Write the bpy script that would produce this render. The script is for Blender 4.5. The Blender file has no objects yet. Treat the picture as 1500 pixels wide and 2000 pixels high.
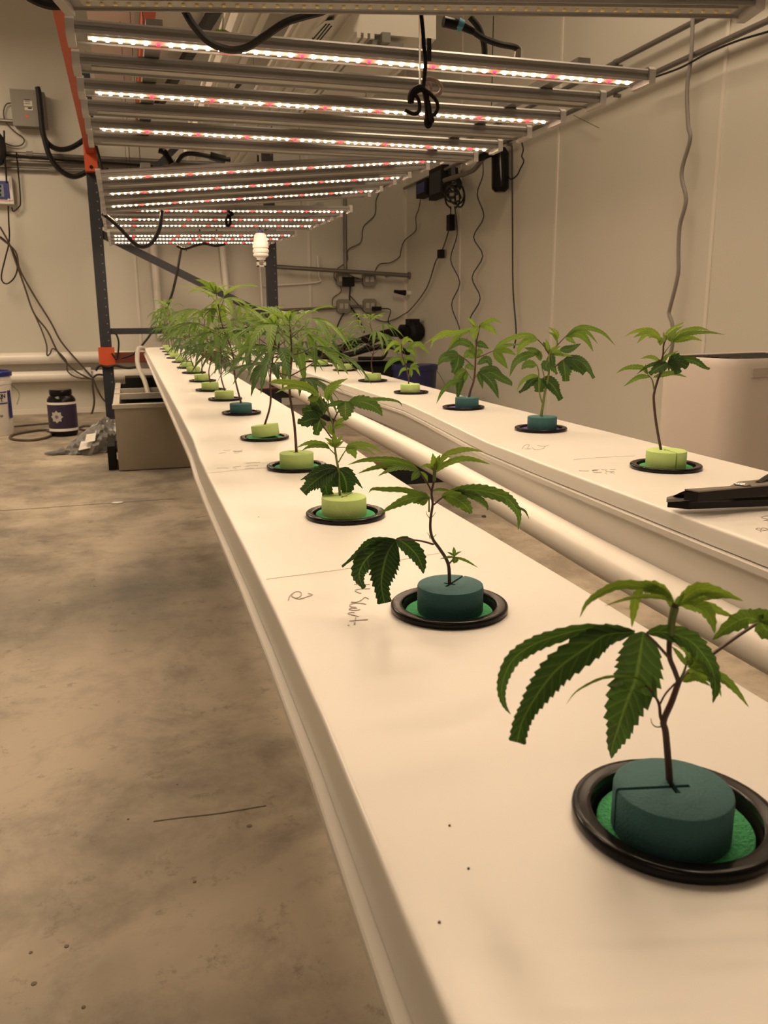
import bpy, math, random
from mathutils import Vector, Matrix
C = bpy.context.scene.collection
PI = math.pi
# ------------------------------------------------------------------ camera
FPX = 1630.0; CX, CY = 750.0, 1000.0
CZ = 0.675                                   # camera height above the floor
def _basis():
    d = Vector((243-CX, 620-CY, FPX)).normalized()
    a, b = 0.007, 1.0
    dn = Vector((a, b, -(d.x*a+d.y*b)/d.z)).normalized()
    return dn.cross(d), d, -dn
AX, AY, AZ = _basis()
def ray(px, py):
    v = Vector((px-CX, py-CY, FPX))
    return Vector((AX.dot(v), AY.dot(v), AZ.dot(v)))
CAM = Vector((0, 0, CZ))
def onz(px, py, z):                          # z is measured from the floor
    v = ray(px, py); return CAM + v*((z-CZ)/v.z)
def onx(px, py, x):
    v = ray(px, py); return CAM + v*(x/v.x)
def ony(px, py, y):
    v = ray(px, py); return CAM + v*(y/v.y)
def depth(p):
    q = p-CAM; return q.x*AX.z+q.y*AY.z+q.z*AZ.z
cam = bpy.data.cameras.new('camera'); camo = bpy.data.objects.new('camera', cam); C.objects.link(camo)
cx_, cy_, cz_ = Vector((AX.x, AY.x, AZ.x)), -Vector((AX.y, AY.y, AZ.y)), -Vector((AX.z, AY.z, AZ.z))
camo.matrix_world = Matrix(((cx_.x, cy_.x, cz_.x, 0), (cx_.y, cy_.y, cz_.y, 0), (cx_.z, cy_.z, cz_.z, CZ), (0, 0, 0, 1)))
cam.sensor_fit = 'VERTICAL'; cam.sensor_height = 36; cam.sensor_width = 27
cam.lens = FPX*36/2000; cam.clip_start = 0.02
cam.dof.use_dof = True; cam.dof.focus_distance = 0.85; cam.dof.aperture_fstop = 26
sc = bpy.context.scene; sc.camera = camo
# ------------------------------------------------------------------ world and exposure
w = bpy.data.worlds.new('world'); sc.world = w; w.use_nodes = True
w.node_tree.nodes['Background'].inputs[0].default_value = (1, .8, .6, 1)
w.node_tree.nodes['Background'].inputs[1].default_value = 0.0
sc.view_settings.view_transform = 'Standard'; sc.view_settings.look = 'None'
sc.view_settings.gamma = 1; sc.view_settings.use_curve_mapping = False
sc.view_settings.exposure = 0.0
LED_STRENGTH = 630.0
LED_WHITE = (1.0, .755, .495)
# unseen warm lamps added out of frame to brighten aisle floor and walls
def added_lamp(name, loc, sx, sy, power):
    l = bpy.data.lights.new(name, 'AREA'); l.shape = 'RECTANGLE'; l.size = sx; l.size_y = sy
    l.energy = power; l.color = (1.0, .76, .51)
    o = bpy.data.objects.new(name, l); C.objects.link(o); o.location = loc; return o
added_lamp('unseen_lamp', (-1.35, 4.3, 2.5), .9, 1.6, 70)
added_lamp('unseen_lamp', (-1.2, -1.2, 2.5), .9, 1.6, 8)
added_lamp('unseen_lamp', (1.25, 1.9, 3.0), .5, 2.4, 50)  # overhead ceiling lamp, read from shadows falling below the conduits

# ------------------------------------------------------------------ materials
def mat(name, col, rough=.5, metal=0., noise=0., nscale=20., bump=0., bscale=60., spec=None, trans=None, sub=None, coat=None):
    m = bpy.data.materials.new(name); m.use_nodes = True; nt = m.node_tree; b = nt.nodes['Principled BSDF']
    b.inputs['Base Color'].default_value = (*col, 1); b.inputs['Roughness'].default_value = rough; b.inputs['Metallic'].default_value = metal
    if spec is not None: b.inputs['Specular IOR Level'].default_value = spec
    if trans is not None: b.inputs['Transmission Weight'].default_value = trans
    if coat is not None: b.inputs['Coat Weight'].default_value = coat; b.inputs['Coat Roughness'].default_value = .1
    tc = nt.nodes.new('ShaderNodeTexCoord')
    if noise:
        n = nt.nodes.new('ShaderNodeTexNoise'); n.inputs['Scale'].default_value = nscale; n.inputs['Detail'].default_value = 5
        nt.links.new(tc.outputs['Object'], n.inputs['Vector'])
        r = nt.nodes.new('ShaderNodeMix'); r.data_type = 'RGBA'
        r.inputs[6].default_value = (*[c*(1-noise) for c in col], 1); r.inputs[7].default_value = (*[min(1, c*(1+noise)) for c in col], 1)
        nt.links.new(n.outputs['Fac'], r.inputs[0]); nt.links.new(r.outputs[2], b.inputs['Base Color'])
    if bump:
        n2 = nt.nodes.new('ShaderNodeTexNoise'); n2.inputs['Scale'].default_value = bscale; n2.inputs['Detail'].default_value = 4
        nt.links.new(tc.outputs['Object'], n2.inputs['Vector'])
        bp = nt.nodes.new('ShaderNodeBump'); bp.inputs['Strength'].default_value = bump; bp.inputs['Distance'].default_value = .002
        nt.links.new(n2.outputs['Fac'], bp.inputs['Height']); nt.links.new(bp.outputs['Normal'], b.inputs['Normal'])
    return m
def emis(name, col, s):
    m = bpy.data.materials.new(name); m.use_nodes = True; nt = m.node_tree; nt.nodes.clear()
    e = nt.nodes.new('ShaderNodeEmission'); e.inputs[0].default_value = (*col, 1); e.inputs[1].default_value = s
    o = nt.nodes.new('ShaderNodeOutputMaterial'); nt.links.new(e.outputs[0], o.inputs[0]); return m
M = {}
M['lid'] = mat('white_plastic', (.77, .745, .71), .32, noise=.03, nscale=6, bump=.05, bscale=30)
M['body'] = mat('channel_plastic', (.72, .69, .65), .3, noise=.03, nscale=5)
M['pvc'] = mat('white_pvc', (.80, .77, .72), .35, noise=.02, nscale=5)
M['wall'] = mat('wall_panel', (.60, .58, .52), .45, noise=.05, nscale=1.3, bump=.1, bscale=25)
M['trim'] = mat('wall_joint', (.70, .66, .60), .45)
M['ceil'] = mat('ceiling_panel', (.50, .46, .42), .6)
M['alu'] = mat('aluminium', (.30, .29, .28), .42, metal=.55, noise=.05, nscale=30)
M['alucap'] = mat('grey_cap', (.42, .40, .39), .5)
M['board'] = mat('led_board', (.82, .80, .76), .45)
M['boardoff'] = mat('led_board_off', (.40, .38, .34), .45)
M['ledw'] = emis('led_white', LED_WHITE, LED_STRENGTH)
M['ledws'] = emis('led_white_side', LED_WHITE, 70)
M['ledrs'] = emis('led_red_side', (1., .002, .006), 75)
M['ledr'] = emis('led_red', (1., .0005, .0012), LED_STRENGTH*.12)
M['ledoff'] = mat('led_off', (.75, .62, .25), .4)
M['black'] = mat('black_plastic', (.008, .0075, .0075), .16, spec=.16)
M['blackm'] = mat('black_matte', (.009, .0085, .008), .6, spec=.2)
M['rack'] = mat('rack_blue_black', (.014, .017, .026), .5, noise=.2, nscale=20)
M['orange'] = mat('orange_paint', (.50, .075, .02), .45, noise=.12, nscale=10)
M['teal'] = mat('teal_foam', (.035, .125, .135), .75, noise=.12, nscale=180, bump=.35, bscale=900)
M['lime'] = mat('lime_foam', (.48, .66, .235), .75, noise=.06, nscale=120, bump=.3, bscale=800)
M['green'] = mat('green_foam', (.045, .36, .13), .8, noise=.35, nscale=500, bump=1., bscale=700)
M['purple'] = mat('purple_foam', (.11, .045, .24), .8, noise=.3, nscale=400, bump=.8, bscale=600)
M['marker'] = mat('grey_marker', (.40, .36, .33), .6)
M['faint'] = mat('faint_marker', (.68, .64, .59), .5)
M['steelg'] = mat('conduit_metal', (.22, .205, .19), .4, metal=.6, noise=.1)
M['greybox'] = mat('grey_enclosure', (.23, .22, .19), .45, noise=.05)
M['white'] = mat('white_paint', (.75, .73, .70), .4)
M['blue'] = mat('blue_plastic', (.02, .025, .20), .4)
M['bluedark'] = mat('dark_blue_plastic', (.009, .011, .075), .45)
M['bluering'] = mat('blue_ring', (.04, .22, .32), .4)
M['screen'] = mat('lcd_screen', (.20, .25, .30), .3)
M['cable'] = mat('black_cable', (.010, .009, .009), .4, spec=.3)
M['browncable'] = mat('brown_cable', (.07, .05, .035), .5)
M['navycable'] = mat('navy_cable', (.03, .03, .055), .45)
M['greycable'] = mat('grey_cable', (.22, .20, .19), .5)
M['label'] = mat('purple_label', (.028, .018, .05), .35)
M['orangeshade'] = mat('shaded_orange_paint', (.13, .022, .012), .5, noise=.1)  # orange beam paint with the shade it lies in put into the colour
M['star'] = mat('star_emblem', (.42, .40, .36), .5)
M['starc'] = mat('star_centre', (.16, .13, .15), .5)
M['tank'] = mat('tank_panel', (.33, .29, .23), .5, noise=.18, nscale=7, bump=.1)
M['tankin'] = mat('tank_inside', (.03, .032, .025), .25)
M['rim'] = mat('tank_rim', (.46, .43, .37), .5, noise=.15, nscale=15)
M['bag'] = mat('plastic_bag', (.20, .20, .20), .25, noise=.8, nscale=40, bump=.6, bscale=60)
M['paper'] = mat('paper', (.7, .68, .63), .6)
M['red'] = mat('red_sticker', (.8, .1, .05), .5)
M['stem'] = mat('stem_dark', (.075, .035, .028), .5, noise=.3, nscale=120)
M['stemg'] = mat('stem_green', (.14, .18, .05), .5, noise=.25, nscale=120)
M['tool'] = mat('black_tool', (.007, .0065, .006), .35, spec=.25)
M['toolm'] = mat('tool_plate', (.25, .22, .20), .35, metal=.7, noise=.1)
M['chrome'] = mat('chrome', (.7, .68, .65), .2, metal=1)
M['purifier'] = mat('warm_white_shell', (.62, .56, .52), .42)
M['grip'] = mat('grip_shade', (.50, .45, .41), .5)
M['reel'] = mat('ivory_plastic', (.42, .39, .36), .5)
M['hose'] = mat('clear_hose', (.45, .42, .36), .3)
M['rope'] = mat('black_rope', (.006, .005, .005), .9, bump=1., bscale=500, spec=.1)
M['rope2'] = mat('speckled_rope', (.16, .11, .09), .8, noise=.9, nscale=400)
M['lampbk'] = mat('upper_tray_white', (.66, .63, .57), .5)
M['latch'] = mat('grey_latch', (.20, .20, .19), .5)

def floor_mat():
    m = bpy.data.materials.new('concrete_floor'); m.use_nodes = True; nt = m.node_tree; b = nt.nodes['Principled BSDF']
    tc = nt.nodes.new('ShaderNodeTexCoord')
    def noise(s, det, rough=.6, dist=0):
        n = nt.nodes.new('ShaderNodeTexNoise'); n.inputs['Scale'].default_value = s; n.inputs['Detail'].default_value = det
        n.inputs['Roughness'].default_value = rough; n.inputs['Distortion'].default_value = dist
        nt.links.new(tc.outputs['Object'], n.inputs['Vector']); return n
    n1 = noise(1.1, 7, .6, .2); r1 = nt.nodes.new('ShaderNodeValToRGB'); nt.links.new(n1.outputs['Fac'], r1.inputs[0])
    e = r1.color_ramp.elements; e[0].position = .36; e[0].color = (.165, .150, .125, 1); e[1].position = .62; e[1].color = (.47, .41, .33, 1)
    x = r1.color_ramp.elements.new(.5); x.color = (.32, .28, .225, 1)
    n2 = noise(5, 10, .68, .25); r2 = nt.nodes.new('ShaderNodeValToRGB'); nt.links.new(n2.outputs['Fac'], r2.inputs[0])
    r2.color_ramp.elements[0].position = .38; r2.color_ramp.elements[0].color = (.62, .61, .60, 1); r2.color_ramp.elements[1].position = .56; r2.color_ramp.elements[1].color = (1.06, 1.05, 1.03, 1)
    mx = nt.nodes.new('ShaderNodeMix'); mx.data_type = 'RGBA'; mx.blend_type = 'MULTIPLY'; mx.inputs[0].default_value = 1
    nt.links.new(r1.outputs[0], mx.inputs[6]); nt.links.new(r2.outputs[0], mx.inputs[7])
    n3 = noise(22, 6, .75, 0); r3 = nt.nodes.new('ShaderNodeValToRGB'); nt.links.new(n3.outputs['Fac'], r3.inputs[0])
    r3.color_ramp.elements[0].position = .31; r3.color_ramp.elements[0].color = (.35, .35, .33, 1); r3.color_ramp.elements[1].position = .42; r3.color_ramp.elements[1].color = (1, 1, 1, 1)
    mx2 = nt.nodes.new('ShaderNodeMix'); mx2.data_type = 'RGBA'; mx2.blend_type = 'MULTIPLY'; mx2.inputs[0].default_value = .6
    nt.links.new(mx.outputs[2], mx2.inputs[6]); nt.links.new(r3.outputs[0], mx2.inputs[7]); nt.links.new(mx2.outputs[2], b.inputs['Base Color'])
    rr = nt.nodes.new('ShaderNodeMapRange'); rr.inputs[3].default_value = .35; rr.inputs[4].default_value = .75
    nt.links.new(n2.outputs['Fac'], rr.inputs[0]); nt.links.new(rr.outputs[0], b.inputs['Roughness'])
    bp = nt.nodes.new('ShaderNodeBump'); bp.inputs['Strength'].default_value = .15; bp.inputs['Distance'].default_value = .004
    nt.links.new(n2.outputs['Fac'], bp.inputs['Height']); nt.links.new(bp.outputs['Normal'], b.inputs['Normal'])
    return m
M['floor'] = floor_mat(); M['crack'] = mat('dark_concrete', (.17, .145, .11), .8)

def leaf_mat():
    # point attribute 'leaf': x = distance from midrib 0..1, y = position along leaflet, z = age 0 young .. 1 old
    m = bpy.data.materials.new('leaf'); m.use_nodes = True; nt = m.node_tree; b = nt.nodes['Principled BSDF']
    N = nt.nodes.new; L = nt.links.new
    at = N('ShaderNodeAttribute'); at.attribute_name = 'leaf'; sp = N('ShaderNodeSeparateXYZ'); L(at.outputs['Vector'], sp.inputs[0])
    ramp = N('ShaderNodeValToRGB'); L(sp.outputs[2], ramp.inputs[0]); e = ramp.color_ramp.elements
    e[0].position = 0; e[0].color = (.27, .37, .055, 1); e[1].position = 1; e[1].color = (.017, .046, .014, 1)
    x = e.new(.35); x.color = (.15, .24, .045, 1); x = e.new(.7); x.color = (.055, .115, .03, 1)
    # side veins: stripes slanting forward from the midrib
    m1 = N('ShaderNodeMath'); m1.operation = 'MULTIPLY'; m1.inputs[1].default_value = -.11; L(sp.outputs[0], m1.inputs[0])
    m2 = N('ShaderNodeMath'); m2.operation = 'ADD'; L(m1.outputs[0], m2.inputs[0]); L(sp.outputs[1], m2.inputs[1])
    m3 = N('ShaderNodeMath'); m3.operation = 'MULTIPLY'; m3.inputs[1].default_value = 2*PI*13; L(m2.outputs[0], m3.inputs[0])
    m4 = N('ShaderNodeMath'); m4.operation = 'SINE'; L(m3.outputs[0], m4.inputs[0])
    mr = N('ShaderNodeMapRange'); mr.inputs[1].default_value = .55; mr.inputs[2].default_value = 1; L(m4.outputs[0], mr.inputs[0])
    rib = N('ShaderNodeMapRange'); rib.inputs[1].default_value = .12; rib.inputs[2].default_value = .03; L(sp.outputs[0], rib.inputs[0])
    mx = N('ShaderNodeMath'); mx.operation = 'MAXIMUM'; L(rib.outputs[0], mx.inputs[0])
    mv = N('ShaderNodeMath'); mv.operation = 'MULTIPLY'; mv.inputs[1].default_value = .32; L(mr.outputs[0], mv.inputs[0]); L(mv.outputs[0], mx.inputs[1])
    tint = N('ShaderNodeMix'); tint.data_type = 'RGBA'; tint.blend_type = 'ADD'; tint.inputs[7].default_value = (.08, .11, .04, 1)
    L(mx.outputs[0], tint.inputs[0]); L(ramp.outputs[0], tint.inputs[6])
    L(tint.outputs[2], b.inputs['Base Color']); b.inputs['Roughness'].default_value = .5; b.inputs['Specular IOR Level'].default_value = .35
    bp = N('ShaderNodeBump'); bp.inputs['Strength'].default_value = .5; bp.inputs['Distance'].default_value = .0008; L(m4.outputs[0], bp.inputs['Height']); L(bp.outputs[0], b.inputs['Normal'])
    tr = N('ShaderNodeBsdfTranslucent'); tm = N('ShaderNodeMix'); tm.data_type = 'RGBA'; tm.blend_type = 'MULTIPLY'; tm.inputs[0].default_value = 1; tm.inputs[7].default_value = (1.2, 1.3, .6, 1)
    L(tint.outputs[2], tm.inputs[6]); L(tm.outputs[2], tr.inputs[0])
    ms = N('ShaderNodeMixShader'); ms.inputs[0].default_value = .38; L(b.outputs[0], ms.inputs[1]); L(tr.outputs[0], ms.inputs[2])
    L(ms.outputs[0], nt.nodes['Material Output'].inputs[0])
    return m
M['leaf'] = leaf_mat()

# ------------------------------------------------------------------ mesh helpers
def spline(pts, n=6):
    pts = [Vector(p) for p in pts]
    if len(pts) < 3: 
        return [pts[0].lerp(pts[-1], i/n) for i in range(n+1)]
    out = []
    P = [pts[0]*2-pts[1]]+pts+[pts[-1]*2-pts[-2]]
    for i in range(1, len(P)-2):
        a, b, c, d = P[i-1], P[i], P[i+1], P[i+2]
        for k in range(n):
            t = k/n
            out.append(.5*((2*b)+(c-a)*t+(2*a-5*b+4*c-d)*t*t+(3*b-a-3*c+d)*t*t*t))
    out.append(pts[-1]); return out
class MB:
    def __init__(s): s.v = []; s.f = []; s.m = []; s.a = []
    def add(s, vs, fs, mi=0, at=None):
        o = len(s.v); s.v += [tuple(v) for v in vs]; s.f += [tuple(i+o for i in f) for f in fs]; s.m += [mi]*len(fs)
        s.a += at if at else [(0, 0, 0)]*len(vs); return s
    def box(s, lo, hi, mi=0):
        x0, y0, z0 = lo; x1, y1, z1 = hi
        return s.add([(x0,y0,z0),(x1,y0,z0),(x1,y1,z0),(x0,y1,z0),(x0,y0,z1),(x1,y0,z1),(x1,y1,z1),(x0,y1,z1)],
                     [(3,2,1,0),(4,5,6,7),(0,1,5,4),(1,2,6,5),(2,3,7,6),(3,0,4,7)], mi)
    def bar(s, p, q, wv, hv, mi=0):       # box from p to q with half vectors wv, hv
        p, q, wv, hv = Vector(p), Vector(q), Vector(wv), Vector(hv)
        vs = [p-wv-hv, p+wv-hv, p+wv+hv, p-wv+hv, q-wv-hv, q+wv-hv, q+wv+hv, q-wv+hv]
        return s.add(vs, [(3,2,1,0),(4,5,6,7),(0,1,5,4),(1,2,6,5),(2,3,7,6),(3,0,4,7)], mi)
    def tube(s, pts, r, seg=8, mi=0, n=5, smooth=True, cap=True):
        path = spline(pts, n) if smooth and len(pts) > 2 else [Vector(p) for p in pts]
        k = len(path); rs = r if isinstance(r, (list, tuple)) else [r, r]
        vs = []; fs = []; up = None
        for i, p in enumerate(path):
            t = (path[min(i+1, k-1)]-path[max(i-1, 0)])
            t = t.normalized() if t.length > 1e-9 else Vector((0, 0, 1))
            if up is None: up = Vector((0, 0, 1)) if abs(t.z) < .9 else Vector((0, 1, 0))
            up = (up-t*up.dot(t))
            up = up.normalized() if up.length > 1e-6 else t.orthogonal().normalized()
            sd = t.cross(up); f = i/(k-1)*(len(rs)-1); j = min(int(f), len(rs)-2); rr = rs[j]+(rs[j+1]-rs[j])*(f-j)
            for a in range(seg):
                an = 2*PI*a/seg; vs.append(p+up*math.cos(an)*rr+sd*math.sin(an)*rr)
        for i in range(k-1):
            for a in range(seg):
                b = (a+1) % seg; fs.append((i*seg+a, i*seg+b, (i+1)*seg+b, (i+1)*seg+a))
        if cap: fs.append(tuple(range(seg))[::-1]); fs.append(tuple((k-1)*seg+a for a in range(seg)))
        return s.add(vs, fs, mi)
    def lathe(s, prof, seg=32, c=(0, 0, 0), mi=0, axis=None, cap=True):
        vs = []; fs = []; c = Vector(c)
        if axis is None: X, Y, Z = Vector((1,0,0)), Vector((0,1,0)), Vector((0,0,1))
        else:
            Z = Vector(axis).normalized(); X = Z.orthogonal().normalized(); Y = Z.cross(X)
        for r, z in prof:
            for a in range(seg):
                an = 2*PI*a/seg; vs.append(c+X*(r*math.cos(an))+Y*(r*math.sin(an))+Z*z)
        for i in range(len(prof)-1):
            for a in range(seg):
                b = (a+1) % seg; fs.append((i*seg+a, i*seg+b, (i+1)*seg+b, (i+1)*seg+a))
        if cap and prof[0][0] > 1e-6: fs.append(tuple(range(seg))[::-1])
        if cap and prof[-1][0] > 1e-6: fs.append(tuple((len(prof)-1)*seg+a for a in range(seg)))
        return s.add(vs, fs, mi)
    def loft(s, secs, mi=0, closed=False, cap=True):
        n = len(secs[0]); vs = [p for q in secs for p in q]; fs = []
        for i in range(len(secs)-1):
            for a in range(n if closed else n-1):
                b = (a+1) % n; fs.append((i*n+a, (i+1)*n+a, (i+1)*n+b, i*n+b))
        if cap: fs.append(tuple(range(n))); fs.append(tuple((len(secs)-1)*n+a for a in range(n))[::-1])
        return s.add(vs, fs, mi)
    def prism(s, poly, dv, mi=0):          # polygon (3-D points) extruded by vector dv
        n = len(poly); dv = Vector(dv); vs = [Vector(p) for p in poly]+[Vector(p)+dv for p in poly]
        fs = [tuple(range(n)), tuple(range(2*n-1, n-1, -1))]+[(i, i+n, (i+1) % n+n, (i+1) % n) for i in range(n)]
        return s.add(vs, fs, mi)
    def ribbon(s, pts, wd, mi=0, n=5, nz=Vector((0, 0, 1)), th=.0003):
        path = spline(pts, n); k = len(path); vs = []
        for i, p in enumerate(path):
            t = (path[min(i+1, k-1)]-path[max(i-1, 0)]); t = t.normalized() if t.length > 1e-9 else Vector((1, 0, 0))
            sd = t.cross(nz).normalized()*wd/2
            vs += [p-sd, p+sd, p-sd+nz*th, p+sd+nz*th]
        fs = []
        for i in range(k-1):
            a = i*4; b = a+4; fs += [(a+2, a+3, b+3, b+2), (a, a+2, b+2, b), (a+3, a+1, b+1, b+3)]
        return s.add(vs, fs, mi)
    def build(s, name, mats, parent=None, smooth=35, origin=None):
        me = bpy.data.meshes.new(name)
        og = Vector(origin) if origin is not None else Vector((0, 0, 0))
        base = og if parent is None else og
        me.from_pydata([tuple(Vector(v)-base) for v in s.v], [], s.f)
        for mm in (mats if isinstance(mats, (list, tuple)) else [mats]): me.materials.append(mm)
        me.polygons.foreach_set('material_index', s.m)
        if smooth:
            me.polygons.foreach_set('use_smooth', [True]*len(s.f)); me.update()
            me.set_sharp_from_angle(angle=math.radians(smooth))
        if any(a != (0, 0, 0) for a in s.a):
            at = me.attributes.new('leaf', 'FLOAT_VECTOR', 'POINT'); at.data.foreach_set('vector', [c for a in s.a for c in a])
        me.update()
        o = bpy.data.objects.new(name, me); C.objects.link(o)
        if parent is not None:
            o.parent = parent
            if origin is None:
                # vertices were given in world space: take the parent's chain of locations out
                off = Vector((0, 0, 0)); q = parent
                while q is not None: off += q.location; q = q.parent
                me.transform(Matrix.Translation(-off))
        elif origin is not None: o.location = og
        return o
def centre(o):       # move a parentless mesh's origin to its base centre
    me = o.data; xs = [v.co for v in me.vertices]
    c = Vector(((min(v.x for v in xs)+max(v.x for v in xs))/2, (min(v.y for v in xs)+max(v.y for v in xs))/2, min(v.z for v in xs)))
    me.transform(Matrix.Translation(-c)); o.location = o.location+c; return o
def tag(o, label, cat, group=None, kind=None):
    o['label'] = label; o['category'] = cat
    if group: o['group'] = group
    if kind: o['kind'] = kind
    return o
def thing(name, loc, label, cat, group=None):
    o = bpy.data.objects.new(name, None); C.objects.link(o); o.location = loc; o.empty_display_size = .05
    return tag(o, label, cat, group)
def struct(o): o['kind'] = 'structure'; return centre(o)
def single(mb, name, m, label, cat, group=None, smooth=35):
    return tag(centre(mb.build(name, m, smooth=smooth)), label, cat, group)
def stuffp(o): o['kind'] = 'stuff'; return o

# ------------------------------------------------------------------ the room
YB = 6.5; XW = ony(793, 500, YB).x; XL = -2.8; YF = -2.6; ZC = 3.3
flo = struct(MB().box((XL-.1, YF-.1, -.1), (XW+.1, YB+.1, 0)).build('floor', M['floor']))
for pts_, wd_ in (([(-60,1000),(40,995),(180,985),(340,974)], .006), ([(300,1604),(360,1596),(430,1588),(520,1573)], .0022), ([(380,1012),(440,1000),(470,985)], .003)):
    MB().ribbon([onz(x, y, .0005) for x, y in pts_], wd_).build('floor_crack', M['crack'], flo, smooth=0)
for x, y, r_ in ((487,1613,.009),(130,1848,.006),(66,1921,.007),(60,1860,.005),(163,1967,.005),(380,1722,.005),(250,1600,.004),(346,1532,.003),(77,1172,.006),(185,1145,.009),(222,1175,.006)):
    p_ = onz(x, y, .0003); MB().lathe([(r_*.45, 0), (r_*.4, .0004), (0, .0006)], 7, c=p_).build('dark_spot', M['crack'], flo)
struct(MB().box((XL-.1, YB, 0), (XW+.1, YB+.1, ZC)).build('wall_back', M['wall']))
struct(MB().box((XW, YF, 0), (XW+.1, YB, ZC)).build('wall_right', M['wall']))
struct(MB().box((XL-.1, YF, 0), (XL, YB, ZC)).build('wall_left', M['wall']))
struct(MB().box((XL-.1, YF-.1, 0), (XW+.1, YF, ZC)).build('wall_front', M['wall']))
struct(MB().box((XL-.1, YF-.1, ZC), (XW+.1, YB+.1, ZC+.1)).build('ceiling', M['ceil']))
struct(MB().box((XL, YB-.012, 0), (XW, YB, .035)).build('baseboard_back', M['trim']))
ti = 1
for px, py in ((1404, 300), (1090, 300), (898, 500)):
    y = onx(px, py, XW).y
    struct(MB().box((XW-.004, y-.009, 0), (XW, y+.009, ZC)).box((XW-.006, y-.011, 0), (XW, y-.009, ZC)).build('trim_%d' % ti, M['trim'])); ti += 1
for px, py in ((270, 600), (605, 560)):
    x = ony(px, py, YB).x
    struct(MB().box((x-.009, YB-.006, 0), (x+.009, YB, ZC)).build('trim_%d' % ti, M['trim'])); ti += 1
struct(MB().box((XW-.02, YB-.02, 0), (XW, YB, ZC)).build('trim_%d' % ti, M['trim']))

# ------------------------------------------------------------------ the two grow channels
def lerp_tab(tab, y):
    if y <= tab[0][0]: return tab[0][1]
    for (a, b), (c, d) in zip(tab, tab[1:]):
        if y <= c: return b+(d-b)*(y-a)/(c-a)
    return tab[-1][1]
ZT1 = [(0, -.213), (1.5, -.213), (3, -.202), (5.5, -.183)]
ZT2 = [(0, -.187), (2, -.189), (5.5, -.180)]
def surf(px, py, tab):
    y = 1.
    for _ in range(25): p = onz(px, py, CZ+lerp_tab(tab, y)); y = .5*y+.5*p.y
    return onz(px, py, CZ+lerp_tab(tab, y))
def edge(pxs, tab, ext0, ext1):
    pts = [surf(x, y, tab) for x, y in pxs]; t = sorted([(p.y, p.x) for p in pts])
    s = (t[1][1]-t[0][1])/(t[1][0]-t[0][0]); t = [(ext0, t[0][1]+s*.3*(ext0-t[0][0]))]+t
    t = [q for q in t if q[0] < ext1-.2]; t.append((ext1, t[-1][1]+.004)); return t
EL1 = edge([(311,735),(376,858),(390,900),(507,1130),(583,1299),(673,1500),(870,2000)], ZT1, -.25, 5.45)
ER1 = edge([(533,777),(673,860),(780,938),(1060,1100),(1500,1368)], ZT1, -.25, 5.45)
EL2 = edge([(800,790),(960,868),(1200,957),(1500,1068)], ZT2, -.2, 5.45)
ER2 = edge([(760,735),(960,787),(1230,853),(1500,920)], ZT2, -.2, 5.45)
def channel(name, label, EL, ER, ZT, skirt, out, y0, y1, wall):
    root = thing(name, (lerp_tab(EL, 2), 2, 0), label, 'grow channel', 'grow channels')
    ys = [y0+(y1-y0)*(i/28)**1.25 for i in range(29)]
    lid = []; body = []
    for y in ys:
        a, b, z = lerp_tab(EL, y), lerp_tab(ER, y), CZ+lerp_tab(ZT, y)
        pr = [(a-.001, -skirt), (a-.0005, -.008), (a, -.0032), (a+.0002, -.0020), (a+.0008, -.0009), (a+.0019, -.0002), (a+.0034, 0), (a+.010, 0), (b-.010, 0), (b-.0034, 0), (b-.0019, -.0002), (b-.0008, -.0009), (b-.0002, -.0020), (b, -.0032), (b+.0005, -.008), (b+.001, -skirt), (b-.004, -skirt), (b-.004, -.006), (a+.004, -.006), (a+.004, -skirt)]
        lid.append([Vector((x, y, z+h)) for x, h in pr])
        s = skirt-.002
        pb = [(a+.004, -s+.002), (a+.004, -s-.0030), (a-out*.85, -s-.0036), (a-out, -s-.0046), (a-out, -s-.010), (a-out*.8, -s-.0112), (a+.002, -s-.0118), (a+.002, -s-.014), (a+.005, -s-.014-wall*.5), (a+.008, -s-.014-wall),
              (b-.008, -s-.014-wall), (b-.005, -s-.014-wall*.5), (b-.002, -s-.014), (b-.002, -s-.0118), (b+out*.8, -s-.0112), (b+out, -s-.010), (b+out, -s-.0046), (b+out*.85, -s-.0036), (b-.004, -s-.0030), (b-.004, -s+.002)]
        body.append([Vector((x, y, z+h)) for x, h in pb])
    l = MB().loft(lid, closed=True).build('lid', M['lid'], root, smooth=32)
    bo = MB().loft(body, closed=True).build('trough', M['body'], root, smooth=25)
    e = []
    a, b, z = lerp_tab(EL, y1), lerp_tab(ER, y1), CZ+lerp_tab(ZT, y1)
    for k in range(9):     # rounded far end cap
        an = PI*k/8; e.append(((a+b)/2-(b-a)/2*math.cos(an), y1+.06*math.sin(an)))
    MB().prism([(x, y, z+.0004) for x, y in e], (0, 0, -.045)).build('end_cap', M['lid'], root)
    return root, l
ch1, lid1 = channel('grow_channel', 'left white plastic grow channel with a long flat lid, nearest the aisle', EL1, ER1, ZT1, .032, .0075, -.25, 5.45, .04)
ch2, lid2 = channel('grow_channel', 'right white plastic grow channel, farther back beside the wall', EL2, ER2, ZT2, .017, .004, -.2, 5.45, .04)
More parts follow.
